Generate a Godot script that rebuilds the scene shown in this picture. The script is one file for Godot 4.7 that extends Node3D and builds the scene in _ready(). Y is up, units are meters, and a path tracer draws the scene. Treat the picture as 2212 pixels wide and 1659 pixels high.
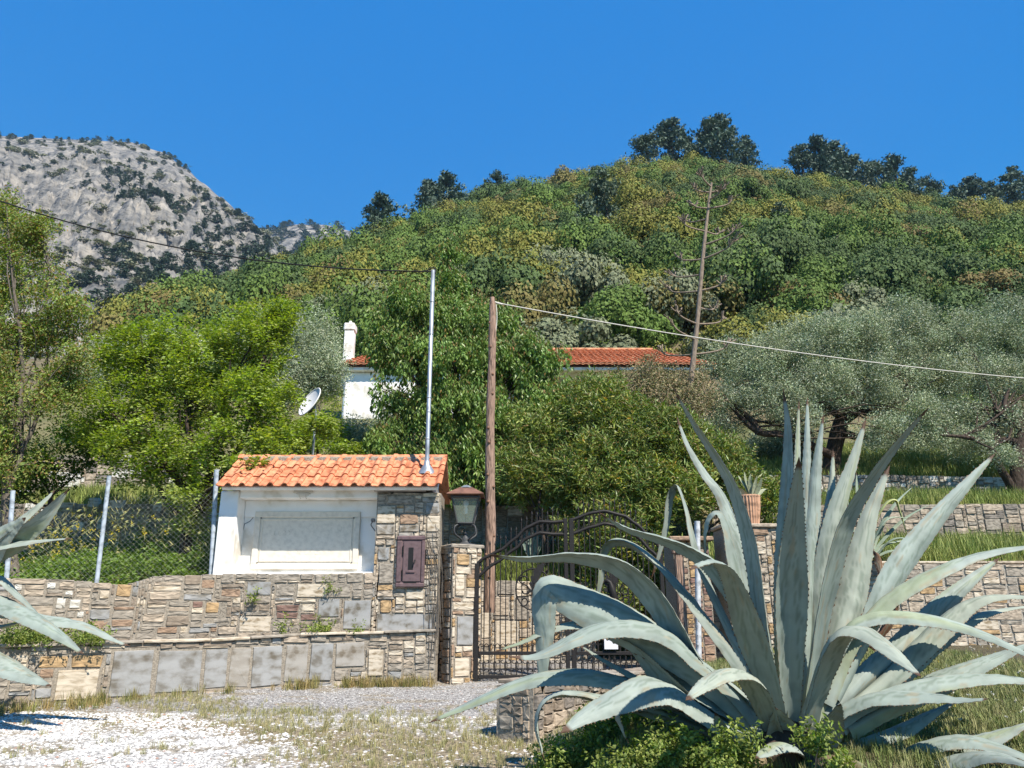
extends Node3D
# A Mediterranean hillside lane: stone walls, a small tiled gate house, an iron gate, agaves, olive terraces and hills.
# Design coordinates: P(px, py, d) turns a direction seen from the eye and a horizontal distance d (metres) into a world point.

const F := 1659.0
const PITCH := 0.29147
const EYE := Vector3(0, 1.25, 0)
var rng := RandomNumberGenerator.new()
var names := {}
var M := {}
var noise := FastNoiseLite.new()

func P(px: float, py: float, d: float) -> Vector3:
	var vx := (px - 1106.0) / F
	var vy := (829.5 - py) / F
	var dy := sin(PITCH) + vy * cos(PITCH)
	var dz := cos(PITCH) - vy * sin(PITCH)
	return EYE + Vector3(vx, dy, -dz) * (d / dz)

func seen(p: Vector3) -> Vector2:
	var q := p - EYE
	var fw := q.y * sin(PITCH) - q.z * cos(PITCH)
	var up := q.y * cos(PITCH) + q.z * sin(PITCH)
	return Vector2(1106.0 + F * q.x / fw, 829.5 - F * up / fw)

func rr(a: float, b: float) -> float:
	return rng.randf_range(a, b)

func lin(r: float, g: float, b: float) -> Color:
	return Color(r, g, b).linear_to_srgb()

func numbered(called: String) -> String:
	if not names.has(called):
		names[called] = 0
		return called
	names[called] += 1
	return "%s_%03d" % [called, names[called]]

func thing(called: String, label: String, category: String, at := Vector3.ZERO, group := "") -> Node3D:
	var o := Node3D.new()
	o.name = numbered(called)
	add_child(o)
	o.position = at
	tag(o, label, category, group)
	return o

func tag(o: Node, label: String, category := "", group := "") -> void:
	if label: o.set_meta("label", label)
	if category: o.set_meta("category", category)
	if group: o.set_meta("group", group)

func root_of(o: Node) -> Vector3:
	var p := Vector3.ZERO
	while o != self and o is Node3D:
		p += o.position
		o = o.get_parent()
	return p

# a mesh given in world coordinates, hung under its thing
func part(called: String, mesh: Mesh, m: Material, parent: Node = self) -> MeshInstance3D:
	var o := MeshInstance3D.new()
	o.name = called if parent != self else numbered(called)
	o.mesh = mesh
	o.material_override = m
	if parent != self: o.position = -root_of(parent)
	parent.add_child(o, true)
	return o

func structure(called: String, mesh: Mesh, m: Material) -> MeshInstance3D:
	var o := part(called, mesh, m)
	o.set_meta("kind", "structure")
	return o

func stuff(o: Node) -> void:
	o.set_meta("kind", "stuff")

# ---------- textures and materials ----------
func tex(sd: int, freq: float, oct: int, cols: Array, size := 256, type := FastNoiseLite.TYPE_SIMPLEX_SMOOTH) -> ImageTexture:
	var n := FastNoiseLite.new()
	n.seed = sd
	n.noise_type = type
	n.frequency = freq
	n.fractal_octaves = oct
	var g := n.get_seamless_image(size, size)
	g.convert(Image.FORMAT_RGB8)
	var b := g.get_data()
	var lut := []
	for i in 256:
		var t := clampf((i / 255.0 - 0.5) * 1.5 + 0.5, 0, 1) * (cols.size() - 1)
		var k := mini(int(t), cols.size() - 2)
		var c: Color = (cols[k] as Color).lerp(cols[k + 1], t - k)
		lut.append([int(clampf(c.r, 0, 1) * 255), int(clampf(c.g, 0, 1) * 255), int(clampf(c.b, 0, 1) * 255)])
	for i in range(0, b.size(), 3):
		var l: Array = lut[b[i]]
		b[i] = l[0]; b[i + 1] = l[1]; b[i + 2] = l[2]
	return ImageTexture.create_from_image(Image.create_from_data(size, size, false, Image.FORMAT_RGB8, b))

func greys(a: float, b: float, c: float) -> Array:
	return [Color(a, a, a), Color(b, b, b), Color(c, c, c)]

func mat(called: String, col: Color, rough := 0.85, t: Texture2D = null, scale := Vector3.ONE, bump: Texture2D = null, depth := 0.0) -> StandardMaterial3D:
	var m := StandardMaterial3D.new()
	m.albedo_color = col
	m.roughness = rough
	m.metallic_specular = 0.35
	m.cull_mode = BaseMaterial3D.CULL_DISABLED
	if t:
		m.albedo_texture = t
		m.uv1_triplanar = true
		m.uv1_world_triplanar = true
		m.uv1_scale = scale
	if bump:
		m.uv1_triplanar = true
		m.uv1_world_triplanar = true
		m.uv1_scale = scale
		m.heightmap_enabled = true
		m.heightmap_texture = bump
		m.heightmap_scale = depth
	M[called] = m
	return m

func leafmat(called: String, back: Color, rough := 0.55) -> StandardMaterial3D:
	var m := StandardMaterial3D.new()
	m.albedo_color = Color.WHITE
	m.vertex_color_use_as_albedo = true
	m.roughness = rough
	m.metallic_specular = 0.4
	m.cull_mode = BaseMaterial3D.CULL_DISABLED
	m.backlight_enabled = true
	m.backlight = back
	M[called] = m
	return m

# ---------- mesh helpers ----------
func begin() -> SurfaceTool:
	var st := SurfaceTool.new()
	st.begin(Mesh.PRIMITIVE_TRIANGLES)
	st.set_smooth_group(-1)
	return st

func done(st: SurfaceTool) -> ArrayMesh:
	st.generate_normals()
	return st.commit()

func tri(st: SurfaceTool, a: Vector3, b: Vector3, c: Vector3) -> void:
	st.add_vertex(a); st.add_vertex(b); st.add_vertex(c)

func quad(st: SurfaceTool, a: Vector3, b: Vector3, c: Vector3, d: Vector3) -> void:
	tri(st, a, b, c); tri(st, a, c, d)

# a box with chamfered vertical and front edges; basis columns give its half extents
func box(st: SurfaceTool, c: Vector3, x: Vector3, y: Vector3, z: Vector3, ch := 0.01) -> void:
	var hx := x.length(); var hy := y.length(); var hz := z.length()
	var ax := x / hx; var ay := y / hy; var az := z / hz
	var k := minf(ch, minf(hx, minf(hy, hz)) * 0.45)
	var p := func(i: float, j: float, l: float) -> Vector3: return c + ax * i + ay * j + az * l
	for s in [-1.0, 1.0]:
		quad(st, p.call(s * hx, -hy + k, -hz + k), p.call(s * hx, hy - k, -hz + k), p.call(s * hx, hy - k, hz - k), p.call(s * hx, -hy + k, hz - k))
		quad(st, p.call(-hx + k, s * hy, -hz + k), p.call(hx - k, s * hy, -hz + k), p.call(hx - k, s * hy, hz - k), p.call(-hx + k, s * hy, hz - k))
		quad(st, p.call(-hx + k, -hy + k, s * hz), p.call(hx - k, -hy + k, s * hz), p.call(hx - k, hy - k, s * hz), p.call(-hx + k, hy - k, s * hz))
		for t in [-1.0, 1.0]:
			quad(st, p.call(s * hx, t * (hy - k), -hz + k), p.call(s * hx, t * (hy - k), hz - k), p.call(s * (hx - k), t * hy, hz - k), p.call(s * (hx - k), t * hy, -hz + k))
			quad(st, p.call(s * hx, -hy + k, t * (hz - k)), p.call(s * hx, hy - k, t * (hz - k)), p.call(s * (hx - k), hy - k, t * hz), p.call(s * (hx - k), -hy + k, t * hz))
			quad(st, p.call(-hx + k, s * hy, t * (hz - k)), p.call(hx - k, s * hy, t * (hz - k)), p.call(hx - k, s * (hy - k), t * hz), p.call(-hx + k, s * (hy - k), t * hz))
			for u in [-1.0, 1.0]:
				tri(st, p.call(s * hx, t * (hy - k), u * (hz - k)), p.call(s * (hx - k), t * hy, u * (hz - k)), p.call(s * (hx - k), t * (hy - k), u * hz))

func abox(st: SurfaceTool, lo: Vector3, hi: Vector3, ch := 0.01) -> void:
	var h := (hi - lo) / 2
	box(st, (lo + hi) / 2, Vector3(h.x, 0, 0), Vector3(0, h.y, 0), Vector3(0, 0, h.z), ch)

func boxm(lo: Vector3, hi: Vector3, ch := 0.01) -> ArrayMesh:
	var st := begin()
	abox(st, lo, hi, ch)
	return done(st)

func tube(st: SurfaceTool, pts: Array, rad, sides := 6, cap := true) -> void:
	st.set_smooth_group(0)
	var prev := Vector3.ZERO
	var ring0 := []
	var nx := Vector3.ZERO
	for i in pts.size():
		var a: Vector3 = pts[maxi(i - 1, 0)]
		var b: Vector3 = pts[mini(i + 1, pts.size() - 1)]
		var t := (b - a).normalized()
		if i == 0:
			nx = t.cross(Vector3.UP if absf(t.y) < 0.9 else Vector3.RIGHT).normalized()
		else:
			nx = (nx - t * nx.dot(t)).normalized()
		var ny := t.cross(nx)
		var r: float = rad[i] if rad is Array else rad
		var ring := []
		for k in sides:
			var an := TAU * k / sides
			ring.append(pts[i] + (nx * cos(an) + ny * sin(an)) * r)
		if i > 0:
			for k in sides:
				quad(st, ring0[k], ring[k], ring[(k + 1) % sides], ring0[(k + 1) % sides])
		if cap and (i == 0 or i == pts.size() - 1):
			st.set_smooth_group(-1)
			for k in range(1, sides - 1):
				tri(st, ring[0], ring[k], ring[k + 1])
			st.set_smooth_group(0)
		ring0 = ring
	st.set_smooth_group(-1)

func tubem(pts: Array, rad, sides := 6) -> ArrayMesh:
	var st := begin()
	tube(st, pts, rad, sides)
	return done(st)

func lathe(st: SurfaceTool, c: Vector3, prof: Array, sides := 16, smooth := true, turn := 0.0) -> void:
	if smooth: st.set_smooth_group(0)
	for i in prof.size() - 1:
		for k in sides:
			var a := TAU * k / sides + turn
			var b := TAU * (k + 1) / sides + turn
			var p: Vector2 = prof[i]
			var q: Vector2 = prof[i + 1]
			quad(st, c + Vector3(p.x * cos(a), p.y, p.x * sin(a)), c + Vector3(q.x * cos(a), q.y, q.x * sin(a)), c + Vector3(q.x * cos(b), q.y, q.x * sin(b)), c + Vector3(p.x * cos(b), p.y, p.x * sin(b)))
	st.set_smooth_group(-1)

func spline(pts: Array, n: int) -> Array:
	var out := []
	var m := pts.size() - 1
	for i in n + 1:
		var t := float(i) / n * m
		var k := mini(int(t), m - 1)
		var f := t - k
		var p0 = pts[maxi(k - 1, 0)]; var p1 = pts[k]; var p2 = pts[k + 1]; var p3 = pts[mini(k + 2, m)]
		out.append(0.5 * ((2.0 * p1) + (p2 - p0) * f + (2.0 * p0 - 5.0 * p1 + 4.0 * p2 - p3) * f * f + (3.0 * p1 - p0 - 3.0 * p2 + p3) * f * f * f))
	return out

func interp(tab: Array, x: float) -> float:
	if x <= tab[0][0]: return tab[0][1]
	for i in tab.size() - 1:
		if x <= tab[i + 1][0]:
			var t: float = (x - tab[i][0]) / (tab[i + 1][0] - tab[i][0])
			t = t * t * (3 - 2 * t) * 0.5 + t * 0.5
			return lerpf(tab[i][1], tab[i + 1][1], t)
	return tab[-1][1]

# ---------- foliage ----------
func leaf(st: SurfaceTool, p: Vector3, dir: Vector3, side: Vector3, L: float, W: float, droop: float, fold: float) -> void:
	var nrm := side.cross(dir)
	var mid := p + dir * L * 0.45 - nrm * fold * W
	var tip := p + dir * L - Vector3.UP * droop * L
	var l := p + dir * L * 0.42 + side * W * 0.5
	var r := p + dir * L * 0.42 - side * W * 0.5
	tri(st, p, l, mid); tri(st, p, mid, r); tri(st, l, tip, mid); tri(st, mid, tip, r)

func rdir() -> Vector3:
	var z := rr(-1, 1)
	var a := rr(0, TAU)
	var s := sqrt(1 - z * z)
	return Vector3(s * cos(a), z, s * sin(a))

# one leafy twig end. mode: rand, hang, up
func clump(n: int, R: float, L: float, W: float, mode: String, cols: Array, droop := 0.15) -> ArrayMesh:
	var st := begin()
	for i in n:
		var p := rdir() * R * pow(rng.randf(), 0.6)
		var d := rdir()
		if mode == "hang":
			p.y *= 1.3
			d = (d * Vector3(1, 0.5, 1) + Vector3(0, -1.0, 0)).normalized()
		elif mode == "up":
			d = (d * Vector3(1, 0.4, 1) + Vector3(0, 0.55, 0)).normalized()
			p = Vector3(rr(-0.3, 0.3), rr(-1, 1), rr(-0.3, 0.3)) * R
		elif mode == "flat":
			d = (d * Vector3(1, 0.35, 1)).normalized()
		var side := d.cross(rdir()).normalized()
		if mode == "flat" or mode == "hang": side = (d.cross(Vector3.UP + rdir() * 0.7)).normalized()
		var c0: Color = cols[rng.randi() % cols.size()]
		var v := rr(0.85, 1.3)
		st.set_color(Color(c0.r * v, c0.g * v, c0.b * v))
		leaf(st, p, d, side, L * rr(0.65, 1.2), W * rr(0.75, 1.2), droop * rr(0, 1.5), rr(0, 0.25))
	return done(st)

# scatter clumps in ellipsoid lobes [centre, radii, count]
func crown(parent: Node, called: String, lobes: Array, mesh: Mesh, m: Material, s0: float, s1: float, mode := "rand", gap := -0.25, gfreq := 0.9, tint := 0.25, warm := Color(1, 1, 1), warm_share := 0.0) -> MultiMeshInstance3D:
	var base := root_of(parent) if parent != self else Vector3.ZERO
	var ts: Array[Transform3D] = []
	var cs: Array[Color] = []
	var nz := FastNoiseLite.new()
	nz.seed = rng.randi() % 10000
	nz.frequency = gfreq
	for lo in lobes:
		var c: Vector3 = lo[0]
		var r: Vector3 = lo[1]
		var left: int = lo[2]
		var tries := 0
		while left > 0 and tries < lo[2] * 4:
			tries += 1
			var u := rdir()
			var k := pow(rng.randf(), 0.42)
			var bump := 1.0 + 0.28 * nz.get_noise_3dv(u * 1.6 + c)
			var p := c + u * r * k * bump
			if nz.get_noise_3dv(p * 1.0) < gap: continue
			left -= 1
			var bs := Basis(Vector3.UP, rr(0, TAU))
			if mode == "rand":
				bs = Basis(rdir(), rr(0, TAU))
			elif mode == "up":
				var y := (u + Vector3.UP * 0.9 + rdir() * 0.5).normalized()
				var x := y.cross(rdir()).normalized()
				bs = Basis(x, y, x.cross(y))
			else:
				bs = bs * Basis(Vector3.RIGHT, rr(-0.35, 0.35))
			ts.append(Transform3D(bs.scaled(Vector3.ONE * rr(s0, s1)), p - base))
			var v := 1.0 + rr(-tint, tint) + 0.25 * nz.get_noise_3dv(p * 0.6 + Vector3(40, 0, 0))
			var cc := Color(v * rr(0.9, 1.1), v, v * rr(0.85, 1.15))
			if rng.randf() < warm_share: cc = Color(v * warm.r, v * warm.g, v * warm.b)
			cs.append(cc)
	return scatter(parent, called, ts, cs, mesh, m)

func scatter(parent: Node, called: String, ts: Array, cs: Array, mesh: Mesh, m: Material) -> MultiMeshInstance3D:
	var mm := MultiMesh.new()
	mm.transform_format = MultiMesh.TRANSFORM_3D
	mm.use_colors = true
	mm.mesh = mesh
	mm.instance_count = ts.size()
	for i in ts.size():
		mm.set_instance_transform(i, ts[i])
		mm.set_instance_color(i, cs[i])
	var o := MultiMeshInstance3D.new()
	o.name = called if parent != self else numbered(called)
	o.multimesh = mm
	o.material_override = m
	parent.add_child(o, true)
	stuff(o)
	return o

# a crooked limb from a to b
func limb(st: SurfaceTool, a: Vector3, b: Vector3, r0: float, r1: float, bend: float, sides := 6) -> Array:
	var L := a.distance_to(b)
	var pts := []
	var rad := []
	var n := 6
	var o1 := rdir() * bend * L
	var o2 := rdir() * bend * L
	for i in n + 1:
		var t := float(i) / n
		pts.append(a.lerp(b, t) + o1 * sin(PI * t) * 0.6 + o2 * sin(TAU * t) * 0.4)
		rad.append(lerpf(r0, r1, t) * rr(0.92, 1.08))
	tube(st, pts, rad, sides)
	return pts

# trunk with limbs running to the lobes of the crown, each with side twigs
func woody(parent: Node, base: Vector3, fork: Vector3, lobes: Array, r: float, m: Material, bend := 0.12, twigs := 4) -> void:
	var st := begin()
	var tr := limb(st, base, fork, r, r * 0.75, 0.06, 9)
	part("trunk", done(st), m, parent)
	for lo in lobes:
		st = begin()
		var c: Vector3 = lo[0]
		var rad: Vector3 = lo[1]
		var pts := limb(st, tr[4 + rng.randi() % 3], c + rdir() * rad * 0.2, r * 0.5, r * 0.12, bend)
		for k in twigs:
			var q: Vector3 = pts[2 + rng.randi() % 4]
			limb(st, q, c + rdir() * rad * rr(0.5, 0.95), r * 0.16, r * 0.04, bend, 4)
		part("branch", done(st), m, parent)

# ---------- stone walls ----------
var stone_meshes: Array[ArrayMesh] = []

func make_stones() -> void:
	for v in 16:
		var slab := v >= 10
		var st := begin()
		var out := []
		var corner := 0.05 + 0.08 * rng.randf() if not slab else 0.02 + 0.05 * rng.randf()
		for q in [[-1, -1], [1, -1], [1, 1], [-1, 1]]:
			var x: float = q[0]; var y: float = q[1]
			var c1 := corner * rr(0.3, 1.6); var c2 := corner * rr(0.3, 1.6)
			var a := Vector2(x * (0.5 - c1), y * (0.5 - rr(0, 0.035)))
			var b := Vector2(x * (0.5 - rr(0, 0.035)), y * (0.5 - c2))
			if x * y < 0: out.append(a); out.append(b)
			else: out.append(b); out.append(a)
		var n := out.size()
		var mid := Vector3(rr(-0.2, 0.2), rr(-0.2, 0.2), 0.48 + (rr(-0.02, 0.05) if not slab else rr(-0.01, 0.015)))
		var ins := 0.88 if not slab else 0.955
		var amp := 0.06 if not slab else 0.015
		for i in n:
			var p: Vector2 = out[i]
			var q: Vector2 = out[(i + 1) % n]
			var zp := 0.42 + amp * sin(i * 2.1 + v); var zq := 0.42 + amp * sin(((i + 1) % n) * 2.1 + v)
			var pi := Vector3(p.x * ins, p.y * ins, zp + 0.06); var qi := Vector3(q.x * ins, q.y * ins, zq + 0.06)
			quad(st, Vector3(p.x, p.y, -0.5), Vector3(q.x, q.y, -0.5), Vector3(q.x, q.y, zq - 0.2), Vector3(p.x, p.y, zp - 0.2))
			quad(st, Vector3(p.x, p.y, zp - 0.2), Vector3(q.x, q.y, zq - 0.2), qi, pi)
			tri(st, pi, qi, mid)
		stone_meshes.append(done(st))

class Line:
	var pts: Array
	var cum := [0.0]
	func _init(p: Array) -> void:
		pts = p
		for i in p.size() - 1: cum.append(cum[-1] + p[i].distance_to(p[i + 1]))
	func length() -> float: return cum[-1]
	func seg(s: float) -> int:
		for i in pts.size() - 2:
			if s < cum[i + 1]: return i
		return pts.size() - 2
	func at(s: float) -> Vector2:
		var i := seg(s)
		return pts[i].lerp(pts[i + 1], (s - cum[i]) / (cum[i + 1] - cum[i]))
	func dir(s: float) -> Vector2:
		var i := seg(s)
		return (pts[i + 1] - pts[i]).normalized()
	# where the line of sight px meets the line in plan, for a picture height py
	func hit(o: Node, px: float, py: float) -> Vector2:
		var a: Vector3 = o.P(px, py, 1.0) - o.EYE
		var best := Vector2(-1, 0)
		for i in pts.size() - 1:
			var p: Vector2 = pts[i]; var q: Vector2 = pts[i + 1]
			var e := q - p
			var den := a.x * e.y - a.z * e.x
			if absf(den) < 1e-6: continue
			var t := (p.x * e.y - p.y * e.x) / den
			var w := Vector2(a.x, a.z) * t - p
			var k := w.dot(e) / e.length_squared()
			if k >= -0.02 and k <= 1.02 and t > 0:
				best = Vector2(cum[i] + k * e.length(), o.EYE.y + a.y * t)
				return best
		return best

# wall along a line in plan (left to right). bot and top are tables [[s share, y] ...]; customs are [x0, y0, x1, y1, material] as seen from the eye
func stone_wall(parent: Node3D, plan: Array, bot: Array, top: Array, customs: Array, ws: Vector2, hs: Vector2, mats: Array, thick := 0.35, proud := 0.03, limit := 300, backing := "mortar") -> void:
	var ln := Line.new(plan)
	var Ls := ln.length()
	var base := root_of(parent)
	var flip := 1.0
	var m0 := ln.at(Ls / 2); var d0 := ln.dir(Ls / 2)
	if Vector2(-d0.y, d0.x).dot(Vector2(EYE.x, EYE.z) - m0) < 0: flip = -1.0
	# body
	var st := begin()
	var n := maxi(6, int(Ls / 0.25))
	var nrm := func(s: float) -> Vector3:
		var d := ln.dir(s)
		return Vector3(-d.y, 0, d.x) * flip
	var prev := []
	var ss := []
	for i in n + 1: ss.append(Ls * i / n)
	for c in ln.cum:
		if c > 0.01 and c < Ls - 0.01: ss.append(c)
	ss.sort()
	n = ss.size() - 1
	for i in n + 1:
		var s: float = ss[i]
		var a := ln.at(s)
		var nn: Vector3 = nrm.call(s)
		var y0 := interp(bot, s / Ls) - 0.15; var y1 := interp(top, s / Ls) - 0.015
		var f := Vector3(a.x, 0, a.y)
		var b := f - nn * thick
		var ring := [f + Vector3.UP * y0, f + Vector3.UP * (y1 - 0.01), f - nn * 0.02 + Vector3.UP * y1, b + Vector3.UP * y1, b + Vector3.UP * y0]
		if i > 0:
			for k in 5: quad(st, prev[k], prev[(k + 1) % 5], ring[(k + 1) % 5], ring[k])
		if i == 0 or i == n:
			for k in [1, 2, 3]: tri(st, ring[0], ring[k], ring[k + 1])
		prev = ring
	part("mortar_body", done(st), M[backing], parent)
	# stones
	var cu := 0.02; var cv := 0.015
	var ymin := 1e9; var ymax := -1e9
	for t in bot: ymin = minf(ymin, t[1])
	for t in top: ymax = maxf(ymax, t[1])
	var nu := int(Ls / cu); var nv := int((ymax - ymin) / cv) + 1
	var used := PackedByteArray()
	used.resize(nu * nv)
	for i in nu:
		var y0 := interp(bot, (i + 0.5) / nu); var y1 := interp(top, (i + 0.5) / nu)
		for j in nv:
			var y := ymin + (j + 0.5) * cv
			if y < y0 - 0.02 or y > y1: used[i * nv + j] = 1
	var rects := []
	for c in customs:
		var xm: float = (c[0] + c[2]) / 2.0; var ym: float = (c[1] + c[3]) / 2.0
		var s0 := ln.hit(self, c[0], ym).x; var s1 := ln.hit(self, c[2], ym).x
		var h1 := ln.hit(self, xm, c[1]); var h0 := ln.hit(self, xm, c[3])
		if s0 < 0 or s1 < 0 or h0.x < 0: continue
		rects.append([s0, h0.y, s1, h1.y, c[4]])
		for i in range(maxi(0, int(s0 / cu)), mini(nu, int(s1 / cu) + 1)):
			for j in range(maxi(0, int((h0.y - ymin) / cv)), mini(nv, int((h1.y - ymin) / cv) + 1)): used[i * nv + j] = 1
	for j in range(nv - 1, -1, -1):
		var i := 0
		while i < nu:
			if used[i * nv + j]:
				i += 1
				continue
			var w := int(rr(ws.x, ws.y) * (1.0 if rng.randf() < 0.75 else 1.6) / cu)
			var h := int(rr(hs.x, hs.y) * (1.0 if rng.randf() < 0.8 else 1.7) / cv)
			h = mini(h, maxi(3, int(w * cu * 0.75 / cv)))
			var e := i
			while e < nu and e - i < w and not used[e * nv + j]: e += 1
			var rest := 0
			while e + rest < nu and rest < 4 and not used[(e + rest) * nv + j]: rest += 1
			if rest < 4: e += rest
			if e - i < 5: h = 3 + rng.randi() % 9
			else: h = mini(h, maxi(3, int((e - i) * cu * 0.8 / cv)))
			var k := j
			while k >= 0 and j - k < h:
				var free := true
				for q in range(i, e):
					if used[q * nv + k]: free = false; break
				if not free: break
				k -= 1
			var low := 0
			while k - low >= 0 and low < 2:
				var free2 := true
				for q in range(i, e):
					if used[q * nv + k - low]: free2 = false; break
				if not free2: break
				low += 1
			if low < 2: k -= low
			for q in range(i, e):
				for l in range(k + 1, j + 1): used[q * nv + l] = 1
			if e - i >= 1 and j - k >= 1:
				rects.append([i * cu, ymin + (k + 1) * cv, e * cu, ymin + (j + 1) * cv, ""])
			i = e
	rects.sort_custom(func(a, b): return (a[2] - a[0]) * (a[3] - a[1]) > (b[2] - b[0]) * (b[3] - b[1]))
	var extra := begin()
	var many := 0
	var count := 0
	for r in rects:
		var s: float = clampf((r[0] + r[2]) / 2, 0, Ls)
		var a := ln.at(s)
		var nn: Vector3 = nrm.call(s)
		var u := Vector3(ln.dir(s).x, 0, ln.dir(s).y)
		var w: float = maxf(0.016, r[2] - r[0] - rr(0.003, 0.012)); var h: float = maxf(0.015, r[3] - r[1] - rr(0.002, 0.009))
		var dep := 0.10 + rr(0, 1) * 0.02
		var out := rr(0.3, 1.0) * proud
		var tilt := rr(-0.03, 0.03) if w < 0.5 else rr(-0.012, 0.012)
		var ux := (u * cos(tilt) + Vector3.UP * sin(tilt)); var uy := (Vector3.UP * cos(tilt) - u * sin(tilt))
		var lean := rr(-0.05, 0.05)
		var tf := Transform3D(Basis(ux * w, uy * h, (nn + u * lean) * dep), Vector3(a.x, (r[1] + r[3]) / 2, a.y) + nn * (out - dep / 2) - base)
		var which: String = r[4] if r[4] != "" else mats[rng.randi() % mats.size()]
		count += 1
		var mesh: ArrayMesh = stone_meshes[rng.randi() % 10 if w * h < 0.06 else 10 + rng.randi() % 6]
		if count <= limit:
			var o := MeshInstance3D.new()
			o.name = "stone"
			o.mesh = mesh
			o.material_override = M[which]
			o.transform = tf
			parent.add_child(o, true)
		else:
			many += 1
			extra.append_from(mesh, 0, tf)
	if many > 0:
		var o := MeshInstance3D.new()
		o.name = "small_stone"
		o.mesh = extra.commit()
		o.material_override = M[mats[0]]
		parent.add_child(o, true)
		stuff(o)

# flat coping slabs along a line
func coping(parent: Node3D, plan: Array, top: Array, depth: float, over: float, th: float, mats: Array, called := "coping_stone") -> void:
	var ln := Line.new(plan)
	var Ls := ln.length()
	var s := 0.0
	while s < Ls - 0.05:
		var w := minf(rr(0.35, 0.85), Ls - s)
		var c := s + w / 2
		var a := ln.at(c); var d := ln.dir(c)
		var nn := Vector3(-d.y, 0, d.x)
		if nn.z < 0: nn = -nn
		var u := Vector3(d.x, 0, d.y)
		var y := interp(top, c / Ls)
		var slope := (interp(top, minf(1, (c + 0.1) / Ls)) - interp(top, maxf(0, (c - 0.1) / Ls))) / 0.2
		var ux := (u + Vector3.UP * slope).normalized()
		var st := begin()
		box(st, Vector3(a.x, y + rr(-0.004, 0.004), a.y) + nn * (over - depth / 2 + rr(-0.012, 0.012)), ux * (w / 2 - 0.004), ux.cross(nn).normalized() * (th / 2), nn * depth / 2, 0.008)
		part(called, done(st), M[mats[rng.randi() % mats.size()]], parent)
		s += w

# ---------- ground ----------
func road_y(d: float) -> float:
	return 0.033 + (clampf(d, 2, 20) - 7.0) * 0.0585

func bank(x: float, d: float) -> float:
	var xb := 0.25
	if d > 8: xb = 0.3 + (d - 8.0) * 0.66
	return smoothstep(xb - 0.05, xb + 0.75, x) * 0.38 * smoothstep(4.3, 6.3, d + 0.15 * sin(x * 3.0))

func ground_y(x: float, d: float) -> float:
	return road_y(d) + bank(x, d) + 0.012 * noise.get_noise_2d(x * 60, d * 60) + 0.02 * noise.get_noise_2d(x * 14, d * 14)

# share of dry grass in the lane, by place
func grassy(p: Vector3) -> float:
	var q := seen(p)
	var yc := interp([[-300, 1520], [0, 1533], [300, 1552], [600, 1592], [1000, 1632], [1400, 1660]], q.x)
	var half := interp([[-300, 12], [0, 14], [300, 14], [600, 22], [1000, 45], [1400, 60]], q.x)
	var g := 1.0 - smoothstep(half * 0.6, half * 1.5, absf(q.y - yc) + 9.0 * noise.get_noise_2d(p.x * 80, p.z * 80))
	g = maxf(g, smoothstep(500, 760, q.x) * smoothstep(1585, 1612, q.y))
	g = maxf(g, smoothstep(0.1, 0.5, noise.get_noise_2d(p.x * 55 + 90, p.z * 55)) * 0.6 * smoothstep(1560, 1600, q.y))
	if bank(p.x, -p.z) > 0.12: g = 1.0
	return clampf(g, 0, 1)

func sheet(x0: float, x1: float, d0: float, d1: float, nx: int, nz: int, hf: Callable, cf: Callable) -> ArrayMesh:
	var st := SurfaceTool.new()
	st.begin(Mesh.PRIMITIVE_TRIANGLES)
	for j in nz + 1:
		for i in nx + 1:
			var x := lerpf(x0, x1, float(i) / nx); var d := lerpf(d0, d1, float(j) / nz)
			var p := Vector3(x, hf.call(x, d), -d)
			st.set_color(cf.call(p))
			st.add_vertex(p)
	for j in nz:
		for i in nx:
			var a := j * (nx + 1) + i
			for k in [a, a + nx + 1, a + nx + 2, a, a + nx + 2, a + 1]: st.add_index(k)
	st.generate_normals()
	return st.commit()

# ---------- hills ----------
const RIDGE := [[-500, 810], [250, 765], [430, 712], [560, 664], [640, 634], [720, 602], [780, 580], [860, 548], [1000, 494], [1150, 450], [1280, 420], [1400, 396], [1560, 396], [1700, 424], [1850, 450], [1950, 474], [2050, 486], [2212, 494], [2800, 530]]
const MOUNT := [[-600, 250], [-200, 272], [0, 293], [140, 300], [280, 306], [349, 327], [400, 362], [436, 393], [480, 428], [523, 464], [575, 502], [620, 545], [700, 600], [820, 670]]
const FARHILL := [[420, 560], [520, 520], [580, 497], [640, 484], [700, 485], [760, 499], [820, 530], [960, 580]]

func hill_at(px: float, t: float) -> Vector3:
	var dr := lerpf(105, 165, smoothstep(400, 1400, px))
	var d := lerpf(38, dr, t)
	var yf := P(px, 905, 38).y
	var yr := P(px, interp(RIDGE, px), dr).y
	var y := lerpf(yf, yr, pow(t, 0.95))
	if t < 0: y = yf + t * 60
	if t > 1: y = yr - (t - 1) * (t - 1) * 140 - (t - 1) * 20
	var x := (px - 1106.0) / F * d / 0.93
	if t <= 1: x = lerpf((px - 1106.0) / F * 38 / 0.96, (P(px, interp(RIDGE, px), dr)).x, maxf(t, 0))
	return Vector3(x, y + 1.3 * noise.get_noise_2d(x * 4, d * 4) * clampf(t * 4, 0, 1), -d)

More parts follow.
